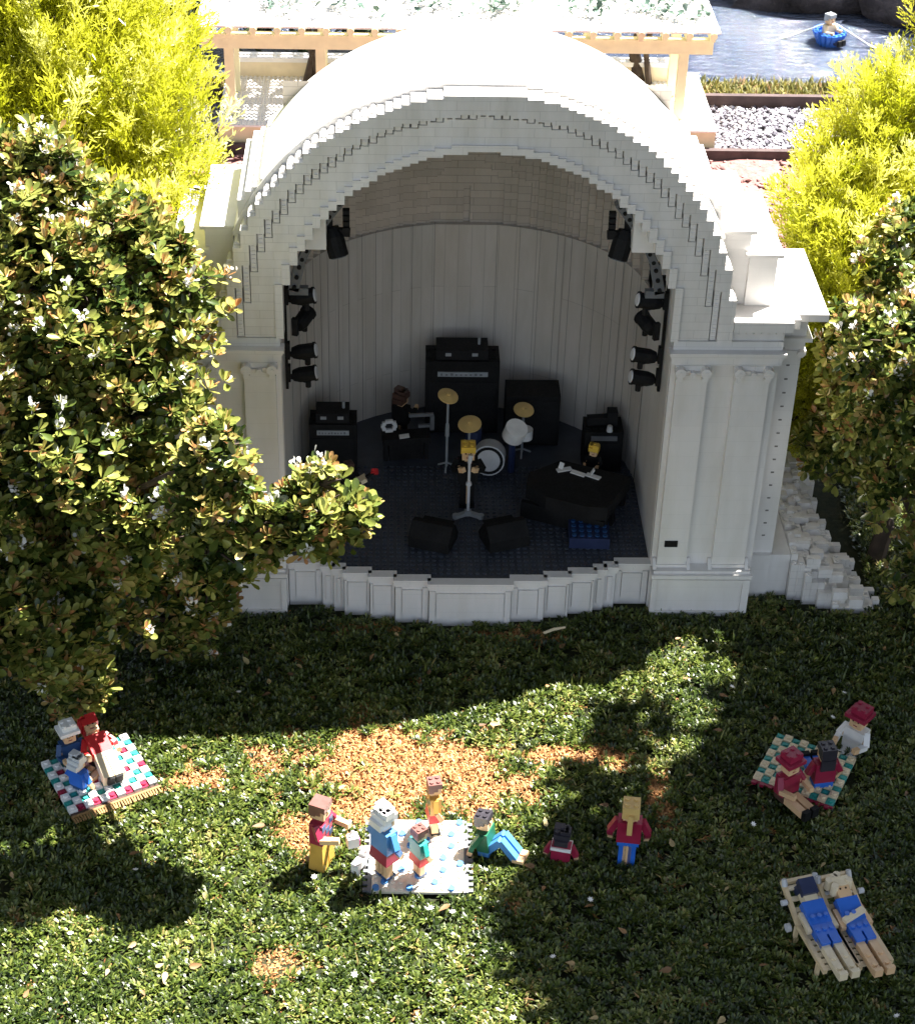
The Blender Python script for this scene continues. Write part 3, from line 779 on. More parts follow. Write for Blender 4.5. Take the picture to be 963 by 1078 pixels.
# grand piano
t = thing('grand_piano', 'black grand piano with white sheet music on it', 'piano', (0.128,0.118,SZ+0.0017), -0.42)
m = MB()
outl = [(-0.056,-0.012),(-0.05,-0.036),(-0.02,-0.050),(0.030,-0.050),(0.052,-0.042),(0.056,0.030),(-0.030,0.030)]
n = len(outl)
m.add([(x,y,0.022) for x,y in outl]+[(x,y,0.040) for x,y in outl], [tuple(range(n-1,-1,-1)), tuple(range(n,2*n))]+[(i,(i+1)%n,(i+1)%n+n,i+n) for i in range(n)])
m.build('piano_body', BLACK, t)
m = MB(); m.box(-0.030,0.054,0.0302,0.042,0.024,0.030); m.build('keyboard', BLACK2, t)
m = MB(); m.box(-0.028,0.052,0.0312,0.041,0.0302,0.0318); m.build('key', WHITE, t)
for (x, y) in ((-0.045,-0.018),(0.048,-0.038),(0.048,0.028)):
    m = MB(); m.cyl((x,y,0),(x,y,0.0219),0.004,0.005,8); m.build('leg', BLACK, t)
m = MB(); m.box(-0.052,0.05,-0.046,-0.040,0.0,0.0215); m.box(-0.05,0.052,-0.02,-0.01,0.0,0.0215); m.build('piano_skirt', BLACK, t)
for k, (x, y, rz, lab) in enumerate(((0.114,0.136,0.3,'small folded white sheet nearest the drums on the piano'),(0.130,0.128,-0.55,'long white sheet of music in the middle of the piano'),(0.147,0.122,-0.55,'bent white sheet with a raised corner at the end of the piano'))):
    t = thing('sheet_music', lab, 'sheet', (x,y,SZ+0.0420), rz, 'white sheets on the piano')
    m = MB(); m.box(-0.009,0.009,-0.0035,0.0035,0,0.0012)
    if k != 1: m.bar((-0.004,0.002,0.0012),(-0.001,0.004,0.008),0.006,0.001)
    m.build('paper', WHITE, t)
# stage monitors and the blue box
for x, y, rz, lab in ((-0.040,0.048,-0.33,'black wedge stage monitor nearer the leafy sprig'),(0.040,0.050,0.33,'black wedge stage monitor nearer the blue box')):
    t = thing('stage_monitor', lab, 'stage monitor', (x,y,SZ+0.0017), rz, 'stage monitors by the parapet')
    m = MB()
    M_ = [(-0.020,0),(0.014,0),(0.018,0.006),(0.004,0.026),(-0.006,0.028),(-0.020,0.014)]
    n = len(M_); hw = 0.024
    m.add([(-hw,y_,z_) for y_,z_ in M_]+[(hw,y_,z_) for y_,z_ in M_], [tuple(range(n)),tuple(range(2*n-1,n-1,-1))]+[((i+1)%n,i,i+n,(i+1)%n+n) for i in range(n)])
    m.build('cabinet', BLACK, t)
    m = MB(); m.bar((-0.018,0.0125,0.0172),(0.018,0.0125,0.0172),0.018,0.0012); g_ = m.build('grille', BLACK2, t)
t = thing('equipment_case', 'dark blue studded brick case standing on the stage floor', 'case', (0.138,0.050,SZ+0.0017), -0.04)
m = MB(); m.box(-0.023,0.023,-0.016,0.024,0,0.014); m.build('case_body', NAVY, t)
m = MB()
for i in range(5):
    for j in range(4): m.stud(-0.0175+i*0.0088, -0.010+j*0.0092, 0.014, r=0.0028)
m.build('stud', DKBLUE, t)
t = thing('microphone_stand', 'grey microphone stand with a two footed base before the singer', 'microphone stand', (0.001,0.098,SZ+0.0017))
m = MB()
for s in (-1,1):
    m.bar((0,0.004,0.002),(s*0.013,-0.003,0.002),0.006,0.004); m.cyl((s*0.0145,-0.0035,0.0),(s*0.0145,-0.0035,0.0045),0.004,0.004,10)
m.cbox(0,0.003,0,0.008,0.007,0.006); m.build('base', GREY, t)
m = MB(); m.cyl((0,0.004,0.004),(0,0.006,0.070),0.0018,0.0016,8); m.cyl((0,0.006,0.040),(0,0.006,0.044),0.0035,0.003,8); m.build('pole', LTGREY, t)
m = MB(); m.cyl((0,0.006,0.070),(0.0015,0.008,0.080),0.0024,0.003,10); m.build('microphone', LTGREY, t)
t = thing('keyboard_rack', 'black keyboard rack with pale frame and white dial by the back wall', 'keyboard', (-0.066,0.222,SZ+0.0017), 0.12)
m = MB(); m.box(-0.034,0.024,-0.010,0.012,0.026,0.034); 
for x in (-0.030,0.020): m.bar((x,0,0),(x,0,0.026),0.005,0.010)
m.box(-0.026,0.016,-0.004,0.010,0.0,0.0255)
m.build('frame', BLACK, t)
m = MB()
for k in range(10):
    a_ = 2*pi*k/10; m.cbox(-0.026+0.0075*math.cos(a_), -0.002, 0.047+0.0065*math.sin(a_), 0.0045, 0.004, 0.0038)
m.build('dial', LTGREY, t)
m = MB(); m.box(0.000,0.030,0.0122,0.015,0.050,0.054); m.box(0.026,0.031,0.0121,0.016,0.030,0.0499); m.box(0.012,0.0258,0.0122,0.016,0.0345,0.038); m.build('music_frame', DKGREY, t)
m = MB(); m.bar((-0.014,-0.006,0.0350),(-0.002,-0.006,0.0362),0.008,0.001); m.build('paper', WHITE, t)
t = thing('bottle', 'small green bottle with pale label on the stage behind the sprig', 'bottle', (-0.178,0.158,SZ+0.0017))
m = MB(); m.cyl((0,0,0),(0,0,0.016),0.0038,0.0038,10); m.build('label_band', LTGREY, t)
m = MB(); m.cyl((0,0,0.016),(0,0,0.021),0.0038,0.0018,10); m.cyl((0,0,0.021),(0,0,0.028),0.0018,0.0018,8); m.build('neck', GREEN, t)

# ------------------------------------------------------------------ brick figurines
def face(m, z, y, mt):
    for s in (-1,1): m.cbox(s*0.0030, y-0.0003, z, 0.0014, 0.0008, 0.0014, mt)
def figurine(label, loc, rz, hair, shirt, lower, pose='stand', legs='trousers', skin=SKIN, hairstyle='cap', sleeve=True, scale=1.0, shoe=BLACK,
             group='brick figurines on the lawn', arms='down', check=None, name='brick_figurine', tilt=None):
    t = thing(name, label, 'figurine', loc, rz, group)
    if scale != 1: t.scale = (scale,)*3
    if tilt: t.rotation_euler = (tilt[0], tilt[1], rz)
    B, Hh, S, L, K = MB(), MB(), MB(), MB(), MB()
    if pose == 'stand': z0 = 0.036; 
    else: z0 = 0.007
    zt = z0+0.026                       # shoulders
    # legs
    if pose == 'stand':
        for s in (-1,1):
            tgt = L if legs in ('trousers','long_skirt') else B
            if legs == 'long_skirt':
                L.add([(s*0.0006,-0.008,0.003),(s*0.0125,-0.008,0.003),(s*0.0125,0.008,0.003),(s*0.0006,0.008,0.003),(s*0.0006,-0.006,z0),(s*0.0105,-0.006,z0),(s*0.0105,0.006,z0),(s*0.0006,0.006,z0)],
                      [(0,3,2,1),(4,5,6,7),(0,1,5,4),(1,2,6,5),(2,3,7,6),(3,0,4,7)] if s > 0 else [(0,1,2,3),(7,6,5,4),(4,5,1,0),(5,6,2,1),(6,7,3,2),(7,4,0,3)])
            else:
                tgt.box(*sorted((s*0.0010,s*0.0082)), -0.0042, 0.0040, 0.003, z0)
            K.box(*sorted((s*0.0006,s*0.0086)), -0.0075, 0.0045, 0.0, 0.0030)
        if legs == 'skirt':
            L.add([(-0.0125,-0.0085,z0-0.012),(0.0125,-0.0085,z0-0.012),(0.0125,0.0085,z0-0.012),(-0.0125,0.0085,z0-0.012),(-0.0108,-0.0066,z0+0.002),(0.0108,-0.0066,z0+0.002),(0.0108,0.0066,z0+0.002),(-0.0108,0.0066,z0+0.002)],
                  [(0,3,2,1),(4,5,6,7),(0,1,5,4),(1,2,6,5),(2,3,7,6),(3,0,4,7)])
        else: L.box(-0.0104,0.0104,-0.0064,0.0064,z0-0.004,z0+0.002)
    elif pose == 'knees':               # sitting with knees drawn up
        L.box(-0.0100,0.0100,-0.006,0.007,0.0,0.0085)
        for s in (-1,1):
            x = s*0.0055
            L.bar((x,-0.002,0.006),(x,-0.021,0.025),0.008,0.008); L.bar((x,-0.020,0.0255),(x,-0.036,0.003),0.0078,0.0078)
            (B if shoe is None else K).box(x-0.0042,x+0.0042,-0.046,-0.033,0.0,0.0042)
    else:                               # sitting, legs along the ground
        L.box(-0.0104,0.0104,-0.008,0.0066,0.0,0.0085)
        tgt = L if legs == 'trousers' else B
        for s in (-1,1):
            x = s*0.0055
            tgt.box(x-0.0041,x+0.0041,-0.036,-0.0030,0.0005,0.0080)
            K.box(x-0.0043,x+0.0043,-0.041,-0.0355,0.0,0.0115)
    # torso and a core that joins the bare parts into one body
    S.box(-0.0115,0.0115,-0.0068,0.0068,z0+0.0005,zt)
    B.box(-0.004,0.004,-0.004,0.004,0.004,zt+0.006)
    if check is not None:
        for i in range(3):
            for j in range(3):
                if (i+j) % 2 == 0:
                    S.box(-0.0112+i*0.0076,-0.0040+i*0.0076,-0.0072,0.0072,z0+0.002+j*0.0078,z0+0.0088+j*0.0078,1)
    # arms
    for s in (-1,1):
        sh = Vector((s*0.0142,0,zt-0.003))
        if arms == 'down': el = sh+Vector((s*0.004,0.001,-0.012)); ha = el+Vector((-s*0.001,-0.006,-0.012))
        elif arms == 'front': el = sh+Vector((s*0.002,-0.007,-0.010)); ha = el+Vector((-s*0.004,-0.015,0.002))
        elif arms == 'back': el = sh+Vector((s*0.002,0.009,-0.011)); ha = el+Vector((s*0.001,0.004,-0.010))
        else: el = sh+Vector((s*0.003,-0.010,-0.004)); ha = el+Vector((-s*0.010,-0.010,0.006))
        S.bar(sh+Vector((-s*0.003,0,0.002)), el, 0.0062, 0.0062)
        (S if sleeve == 'long' else B).bar(el, el+(ha-el)*0.75, 0.0054, 0.0054); B.bar(el+(ha-el)*0.7, ha+(ha-el).normalized()*0.003, 0.0050, 0.0056)
        B.bar(sh+Vector((-s*0.012,0,0)), el, 0.0035, 0.0035)
    # head
    hz = zt+0.0035
    B.box(-0.0070,0.0070,-0.0070,0.0066,hz,hz+0.0135)
    B.cbox(0,-0.0078,hz+0.0055,0.0024,0.0020,0.0026)
    face(B, hz+0.0082, -0.0071, 1)
    B.cbox(0,-0.0071,hz+0.0028,0.0046,0.0006,0.0010,2)
    top = hz+0.0135
    if hairstyle in ('cap','plain','long','pony'):
        Hh.box(-0.0082,0.0082,-0.0082,0.0084,top-0.0030,top+0.0042)
        Hh.box(-0.0082,0.0082,0.0020,0.0086,hz+0.004,top-0.0029)
        for s in (-1,1): Hh.box(*sorted((s*0.0071,s*0.0083)),-0.003,0.0019,hz+0.006,top-0.0029)
        if hairstyle != 'plain':
            for i in (-1,1):
                for j in (-1,1): Hh.stud(i*0.0040,j*0.0040,top+0.0042)
        if hairstyle == 'long': Hh.box(-0.0080,0.0080,0.0070,0.0098,hz-0.010,hz+0.0039)
        if hairstyle == 'pony': Hh.bar((0,0.0095,top-0.004),(0,0.0105,zt-0.010),0.0050,0.0040)
    elif hairstyle == 'puff':
        for (x,y,z,a_) in ((0,0,top-0.004,0.019),(-0.004,0.001,top+0.001,0.012),(0.004,-0.002,top+0.002,0.012),(0,0.005,hz+0.003,0.016)):
            Hh.cbox(x,y,z,a_,a_*0.9,0.0075)
        for i in range(-1,2):
            for j in range(-1,2): Hh.stud(i*0.0052,j*0.0052,top+0.0068+(0.0024 if i==j==0 else 0), r=0.0026)
    elif hairstyle == 'hat':
        Hh.cbox(0,0,top-0.001,0.024,0.022,0.0045); Hh.cbox(0.001,0.001,top+0.0036,0.017,0.016,0.0070)
        for i in (-1,1):
            for j in (-1,1): Hh.stud(i*0.0045,j*0.0045,top+0.0106)
    B.build('body', [skin, BLACK, DKRED], t)
    Hh.build('hat' if hairstyle == 'hat' else 'hair', hair, t)
    S.build('shirt', [shirt, check if check is not None else shirt], t)
    L.build('skirt' if 'skirt' in legs else 'trousers', lower, t)
    if K.v: K.build('shoes', shoe or BLACK, t)
    return t

g0 = 0.004
figurine('brown haired brick figurine in a checked magenta and blue shirt and ochre skirt', (-0.154,-0.404,0.0), 1.15, BROWN, DKRED, OCHRE, legs='long_skirt', hairstyle='plain', check=DKBLUE, arms='front', sleeve=True)
figurine('white haired brick figurine in a blue shirt standing on the white blanket', (-0.094,-0.426,0.0085), 2.3, WHITE, MIDBLUE, DKRED, legs='skirt', hairstyle='puff', shoe=DKBLUE, sleeve='long')
figurine('small brown haired child figurine in teal and red on the white blanket', (-0.061,-0.424,0.0085), 2.2, BROWN, TEAL, RED, legs='skirt', scale=0.72, hairstyle='cap', shoe=DKBLUE)
figurine('brown haired brick figurine with tan top and green belt at the blanket edge', (-0.046,-0.366,0.0075), 1.75, BROWN, OCHRE, RED, legs='skirt', scale=0.80, hairstyle='cap', sleeve=True, check=GREEN)
figurine('black haired brick figurine in green sitting with blue knees drawn up', (0.006,-0.388,0.002), 1.15, HAIRBLACK, GREEN, MIDBLUE, pose='knees', hairstyle='cap', shoe=None, arms='back', sleeve='long', scale=0.88, tilt=(-0.12,0,0))
figurine('black haired brick figurine with white collar sitting low in shaded grass', (0.077,-0.398,-0.006), 2.9, HAIRBLACK, DKRED, DKRED, pose='sit', hairstyle='puff', scale=0.82)
figurine('sandy ponytailed brick figurine in red top and blue trousers on the lawn', (0.140,-0.402,-0.004), 3.0, plastic('sandy_hair_plastic', (0.62,0.42,0.15), 0.35), DKRED, BLUE, legs='trousers', hairstyle='pony', sleeve='long')
m = MB(); m.box(0.066,0.088,-0.411,-0.390,0.0165,0.0205); m_ = m.build('white_collar', WHITE); 
collar_owner = [o for o in bpy.data.objects if o.get('label','').startswith('black haired brick figurine with white collar')][0]
m_.parent = collar_owner; m_.matrix_parent_inverse = Matrix.Identity(4)
me = m_.data
for v in me.vertices: v.co = Vector(((v.co.x-0.077)*1.1, (v.co.y+0.4005)*0.85, (v.co.z-0.0165)*1.0+0.0285))
# small pale thing the brown haired figurine holds, and the toy beside the blanket
t = thing('bag', 'white and pink bag held by the figurine in the ochre skirt', 'bag', (-0.124,-0.408,0.030), 0.3)
m = MB(); m.cbox(0,0,0,0.011,0.009,0.012); m.build('bag_body', WHITE, t)
m = MB(); m.cbox(0.0062,0,0.002,0.0012,0.007,0.006); m.build('patch', PINK, t)
m = MB(); m.bar((-0.004,0,0.012),(0,0,0.018),0.002,0.002); m.bar((0,0,0.018),(0.004,0,0.012),0.002,0.002); m.build('handle', WHITE, t)
t = thing('toy_dog', 'small white brick dog between the ochre skirt figurine and white blanket', 'dog', (-0.118,-0.414,0.002), 2.6)
m = MB(); m.cbox(0,0,0.006,0.008,0.016,0.008)
for sx in (-1,1):
    for sy in (-1,1): m.cbox(sx*0.0028,sy*0.006,0.0,0.003,0.003,0.0068)
m.cbox(0,-0.010,0.011,0.008,0.008,0.008); m.cbox(0,-0.0155,0.012,0.004,0.004,0.0035); m.bar((0,0.008,0.012),(0,0.012,0.018),0.002,0.002)
for sx in (-1,1): m.cbox(sx*0.003,-0.009,0.019,0.002,0.003,0.003)
m.build('body', WHITE, t)

# figures round the other blankets
G2 = 'brick figurines on the lawn'
figurine('brick figurine in magenta hat and red top on the shaded teal blanket', (0.309,-0.318,0.008), 0.55, DKRED, DKRED, DKBROWN, pose='sit', legs='skirt', hairstyle='hat', skin=SKIN, arms='front', scale=0.95)
figurine('dark haired brick figurine in red and blue on the shaded teal blanket', (0.349,-0.300,0.008), 3.3, HAIRBLACK, DKRED, BLUE, pose='sit', hairstyle='long', arms='down', scale=0.95)
figurine('brick figurine in dark red hat and white clothes sitting by itself', (0.396,-0.238,-0.004), -0.75, DKRED, WHITE, WHITE, pose='sit', hairstyle='hat', arms='front', sleeve='long')
figurine('brick figurine with white hat and dark blue top on the sunlit blanket', (-0.412,-0.268,0.0085), 0.5, WHITE, DKBLUE, DKBROWN, pose='sit', hairstyle='hat', arms='front', sleeve='long', scale=0.85)
figurine('grey haired brick figurine in blue dress on the fringed blanket', (-0.398,-0.306,0.0085), 2.6, LTGREY, BLUE, DKBLUE, pose='sit', hairstyle='puff', arms='down', legs='skirt', scale=0.75)
figurine('brick figurine in a red hood and pale skirt lying back on the fringed blanket', (-0.362,-0.305,0.0165), 0.50, RED, RED, CREAM, legs='long_skirt', hairstyle='puff', sleeve='long', arms='down', scale=0.92, tilt=(-1.28,0,0))
# band
GB = 'brick musicians on the stage'
figurine('blond brick singer in black behind the microphone stand', (0.0,0.122,SZ+0.0017), 0.0, YELLOW, BLACK, BLACK, hairstyle='cap', group=GB, arms='up', scale=1.02, sleeve='long')
figurine('reddish haired brick musician behind the keyboard rack', (-0.077,0.258,SZ+0.0017), 2.6, DKBROWN, BLACK, BLACK, hairstyle='puff', group=GB, arms='front', sleeve='long', scale=0.86)
figurine('blond brick pianist in black behind the grand piano', (0.152,0.170,SZ+0.0017), -0.35, YELLOW, BLACK, BLACK, hairstyle='puff', group=GB, arms='front', sleeve='long', scale=0.62)
figurine('brick guitarist in black standing behind the leafy sprig', (-0.138,0.132,SZ+0.0017), 0.35, DKBROWN, BLACK, BLACK, hairstyle='cap', group=GB, arms='front', sleeve='long', scale=0.62)
t = thing('guitar', 'pale guitar with a red head held by the guitarist', 'guitar', (-0.122,0.116,SZ+0.038), 0.0)
m = MB(); m.bar((-0.012,0,-0.006),(0.004,0.002,0.004),0.012,0.005); m.build('guitar_body', CREAM, t)
m = MB(); m.bar((0.004,0.002,0.004),(0.013,0.004,0.010),0.004,0.003); m.cbox(-0.004,-0.004,-0.002,0.005,0.002,0.004); m.build('neck', BLACK, t)
m = MB(); m.cyl((0.014,0.002,0.0095),(0.014,0.006,0.0125),0.0048,0.0044,10); m.build('head', RED, t)

# ------------------------------------------------------------------ blankets
t = thing('picnic_blanket', 'white and blue studded brick blanket in the middle of the lawn', 'blanket', (-0.061,-0.398,0.003), -0.02)
m = MB(); m.box(-0.044,0.044,-0.048,0.048,0,0.0032)
for i in range(11):
    for j in range(12):
        if (i*7+j*5) % 9 in (0,) or (i+3*j) % 13 == 4: continue
        m.stud(-0.040+i*U, -0.044+j*U, 0.0032)
m.build('cloth', plastic('pale_cream_plastic', (0.80,0.73,0.60), 0.35, 0.05), t)
m = MB()
for i in range(11):
    for j in range(12):
        if (i*7+j*5) % 9 in (0,) or (i+3*j) % 13 == 4: m.cyl((-0.040+i*U,-0.044+j*U,0.0032),(-0.040+i*U,-0.044+j*U,0.0056),0.0036,0.0034,10)
m.build('blue_dot', MIDBLUE, t)
for s in (-1,1):
    m = MB(); m.box(*sorted((s*0.0442,s*0.0480)),-0.048,0.048,0,0.0030)
    for j in range(12): m.box(*sorted((s*0.0478,s*0.0525)),-0.0465+j*U,-0.0425+j*U,0.0003,0.0026)
    m.build('fringe', DKGREY, t)
def checked(name, label, loc, rz, cols_, nx, ny, cw, ch, edge, fringe=None, tint=0):
    t = thing(name, label, 'blanket', loc, rz)
    parts = {k: MB() for k in range(len(cols_))}
    for i in range(nx):
        for j in range(ny):
            k = (i+j) % 2 if len(cols_) == 2 else ((i+j) % 2 if (j % 3 or (i+j) % 2 == 0) else 2)
            mb = parts[k]; x = -nx*cw/2+i*cw; y = -ny*ch/2+j*ch
            mb.box(x, x+cw-0.0003, y, y+ch-0.0003, 0, 0.0036+0.0022*((k == 0)))
            mb.stud(x+cw/2, y+ch/2, 0.0036+0.0022*((k == 0)))
    for k, mb in parts.items(): mb.build(['pale_tile','teal_tile','red_tile'][k], cols_[k], t)
    m = MB(); 
    for i in range(nx): m.box(-nx*cw/2+i*cw, -nx*cw/2+i*cw+cw*0.55, -ny*ch/2-0.005, -ny*ch/2-0.0003, 0, 0.003)
    m.box(-nx*cw/2, nx*cw/2, -ny*ch/2-0.0028, -ny*ch/2-0.0001, 0, 0.0026); m.build('hem', edge, t)
    if fringe:
        m = MB(); y = -ny*ch/2-0.005
        m.box(-nx*cw/2-0.001, nx*cw/2+0.001, y-0.0025, y, 0.0020, 0.0046)
        for i in range(nx*3): 
            x = -nx*cw/2+i*cw/3; m.bar((x,y-0.002,0.0035),(x+random.uniform(-0.001,0.001),y-0.0095,0.0030),0.0016,0.0014)
        m.build('fringe', fringe, t)
    return t
checked('picnic_blanket', 'teal and cream checked brick blanket in deep shade', (0.337,-0.276,0.003), -0.50, [CREAM, TEAL], 10, 8, 0.0085, 0.0098, DKRED)
checked('picnic_blanket', 'fringed brick blanket with pale, teal and dark red checks in sun', (-0.382,-0.284,0.0045), 0.50, [WHITE, TEAL, DKRED], 11, 9, 0.0084, 0.0092, DKBROWN, plastic('fringe_brown', (0.26,0.15,0.05), 0.6))

# ------------------------------------------------------------------ sun loungers with sleepers
def lounger(label, x, y, rz, hair, wear, hstyle, plab, belt):
    # local: head at +y, feet at -y
    t = thing('sun_lounger', label, 'sun lounger', (x,y,0.004), rz, 'sun loungers in the shade')
    m = MB()
    for s in (-1,1):
        m.bar((s*0.0155,-0.046,0.016),(s*0.0155,0.012,0.016),0.004,0.005); m.bar((s*0.0155,0.010,0.016),(s*0.0155,0.052,0.034),0.004,0.005)
    m.bar((-0.0155,0.050,0.0335),(0.0155,0.050,0.0335),0.004,0.004)
    m.build('frame', TAN, t)
    m = MB()
    for k in range(7): m.bar((-0.014,-0.042+k*0.0075,0.0165),(0.014,-0.042+k*0.0075,0.0165),0.005,0.002)
    for k in range(4): m.bar((-0.014,0.014+k*0.010,0.0185+k*0.0043),(0.014,0.014+k*0.010,0.0185+k*0.0043),0.005,0.002)
    m.build('slat', CREAM, t)
    for sx in (-1,1):
        for yy in (-0.034, 0.012):
            m = MB(); m.bar((sx*0.0165,yy,0.0),(sx*0.0165,yy,0.0145),0.0035,0.0035); m.build('leg', TAN, t)
    for sx in (-1,1):
        m = MB(); m.cyl((sx*0.0185,0.020,0.006),(sx*0.0225,0.020,0.006),0.0042,0.0042,10); m.build('wheel', LTGREY, t)
    for sx in (-1,1):
        m = MB(); m.cyl((sx*0.0155,0.046,0.033),(sx*0.0155,0.049,0.039),0.0030,0.0026,8); m.build('knob', LTGREY, t)
        m = MB(); m.cyl((sx*0.019,0.032,0.027),(sx*0.0245,0.032,0.027),0.0028,0.0028,8); m.build('knob', LTGREY, t)
    # sleeper
    p = thing('brick_figurine', plab, 'figurine', (x,y,0.004), rz, G2)
    B, Hh, S = MB(), MB(), MB()
    for s in (-1,1):
        B.bar((s*0.0060,-0.058,0.0215),(s*0.0060,-0.008,0.0215),0.0078,0.0065); B.box(s*0.0060-0.004,s*0.0060+0.004,-0.0615,-0.0575,0.019,0.0275)
        for yy in (-0.052,-0.040,-0.014): B.stud(s*0.0060,yy,0.0248,0)
        B.bar((s*0.0125,0.016,0.026),(s*0.0135,-0.006,0.0245),0.0045,0.0045)
    B.bar((0,-0.010,0.0220),(0,0.020,0.0270),0.012,0.005)
    B.bar((0,0.022,0.030),(0,0.036,0.0360),0.0130,0.0120)
    for s in (-1,1): B.cbox(s*0.0028,0.0285,0.0390,0.0014,0.0014,0.0010,1)
    S.bar((0,-0.014,0.0235),(0,0.002,0.0245),0.0205,0.0085); S.bar((0,0.0,0.0245),(0,0.022,0.0320),0.0215,0.0090)
    for s in (-1,1): S.bar((s*0.0055,-0.024,0.0235),(s*0.0055,-0.012,0.0240),0.0088,0.0078)
    for i in (-1,0,1):
        for j in range(2): S.stud(i*0.0066,-0.008+j*0.0125,0.0279+j*0.004)
    if hstyle == 'short':
        Hh.bar((0,0.0255,0.0385),(0,0.0400,0.0440),0.0155,0.0080); Hh.bar((0,0.034,0.032),(0,0.041,0.036),0.0155,0.0140)
    else:
        Hh.bar((0,0.0330,0.0350),(0,0.0415,0.0385),0.0165,0.0140)
        for (xx,yy) in ((-0.008,0.030),(-0.010,0.038),(0.008,0.034),(0.0,0.043),(-0.004,0.041)): Hh.cyl((xx,yy,0.033),(xx,yy,0.044),0.0040,0.0036,8)
    B.build('body', [CREAM if hstyle == 'short' else SKIN, BLACK], p); Hh.build('hair', hair, p); S.build('swimsuit', wear, p)
    if belt:
        m = MB(); m.bar((-0.0112,-0.001,0.0265),(0.0112,0.006,0.0290),0.0058,0.0108); m.build('belt', CREAM, p)
lounger('tan sun lounger carrying the black haired sleeper', 0.306, -0.510, 0.26, NAVY, BLUE, 'short', 'black haired brick figurine in blue lying on a sun lounger', False)
lounger('tan sun lounger carrying the tan haired sleeper', 0.3385, -0.506, 0.26, CREAM, BLUE, 'curl', 'tan haired brick figurine in belted blue lying on a sun lounger', True)

# ------------------------------------------------------------------ pergola
pg = thing('pergola', 'cream brick pergola with studded white roof slats behind the bandshell', 'pergola', (0,0,0))
m = MB(); m.box(-0.382,0.460,1.276,1.53,-0.03,0.0352); pl = m.build('platform', CREAM, pg)
m = MB(); m.box(-0.384,0.462,1.273,1.534,0.0354,0.0386)
m.build('paving', W_ROOF, pl)
m = MB()
for i in range(105):
    for j in range(31): m.stud(-0.380+i*U, 1.279+j*U, 0.0386, n=6)
m.build('stud', W_ROOF, pl)
PX = [-0.362,-0.2096,-0.0572,0.0952,0.2476,0.400]
for x in PX:
    for y in (1.322, 1.424):
        m = MB(); m.box(x-0.008,x+0.008,y-0.007,y+0.007,0.0387,0.1575); m.build('post', SAND, pg)
for y in (1.322, 1.424):
    m = MB(); m.box(-0.407,0.447,y-0.009,y+0.009,0.1577,0.1815); m.build('beam', SAND, pg)
for k in range(22):
    x = -0.400+k*0.0402
    m = MB(); m.box(x-0.004,x+0.004,1.306,1.60,0.1818,0.1965); m.cyl((x,1.3055,0.1935),(x,1.300,0.1935),0.0062,0.0062,12); rf = m.build('rafter', SAND if k % 9 else CREAM, pg)
for k in range(21):
    y = 1.308+k*0.0140
    m = MB(); m.box(-0.414,0.456,y-0.0042,y+0.0042,0.1967,0.2000)
    for i in range(108): m.stud(-0.410+i*U, y, 0.2000, n=6, r=0.0030, h=0.0024)
    m.build('roof_slat', W_ROOF, pg)
t = thing('bench', 'low cream wall bench at the back of the pergola floor', 'bench', (0.02,1.50,0.0387))
m = MB(); m.box(-0.40,0.40,-0.012,0.012,0,0.028); m.build('seat_front', CREAM, t)
m = MB(); m.box(-0.405,0.405,-0.015,0.014,0.0282,0.036)
for i in range(98): m.stud(-0.392+i*U, 0, 0.036, n=6)
m.build('seat', W_ROOF, t)

# ------------------------------------------------------------------ plants
LEAF_V = np.array([(0,0,0),(0.5,0,-0.05),(1,0,0.0),(0.33,0.15,0.04),(0.68,0.25,0.06),(0.33,-0.15,0.04),(0.68,-0.25,0.06),(0.92,0.16,0.04),(0.92,-0.16,0.04)])
LEAF_F = np.array([(0,1,4),(0,4,3),(1,7,4),(1,2,7),(0,6,1),(0,5,6),(1,6,8),(1,8,2)])
def frames(D):
    D = D/np.linalg.norm(D,axis=1,keepdims=True)
    ref = np.where(np.abs(D[:,2:3]) < 0.9, np.array([[0,0,1.0]]), np.array([[1.0,0,0]]))
    A = np.cross(D, ref); A /= np.linalg.norm(A,axis=1,keepdims=True)
    return D, A, np.cross(A, D)
def leaves_mesh(name, pos, dirs, size, tint, mat, parent, width=1.0):
    """pos, dirs (n,3): one leaf each"""
    n = len(pos)
    D, A, B = frames(dirs)
    ro = rng.uniform(-0.7,0.7,n); c, s = np.cos(ro)[:,None], np.sin(ro)[:,None]
    A2 = A*c+B*s; B2 = -A*s+B*c
    L = LEAF_V
    V = pos[:,None]+size[:,None,None]*(L[None,:,0:1]*D[:,None]+L[None,:,1:2]*width*A2[:,None]+L[None,:,2:3]*B2[:,None])
    F = (LEAF_F[None]+9*np.arange(n)[:,None,None]).reshape(-1,3)
    return np_mesh(name, V.reshape(-1,3), F, mat, parent, np.repeat(np.clip(tint,0,1),9), True)
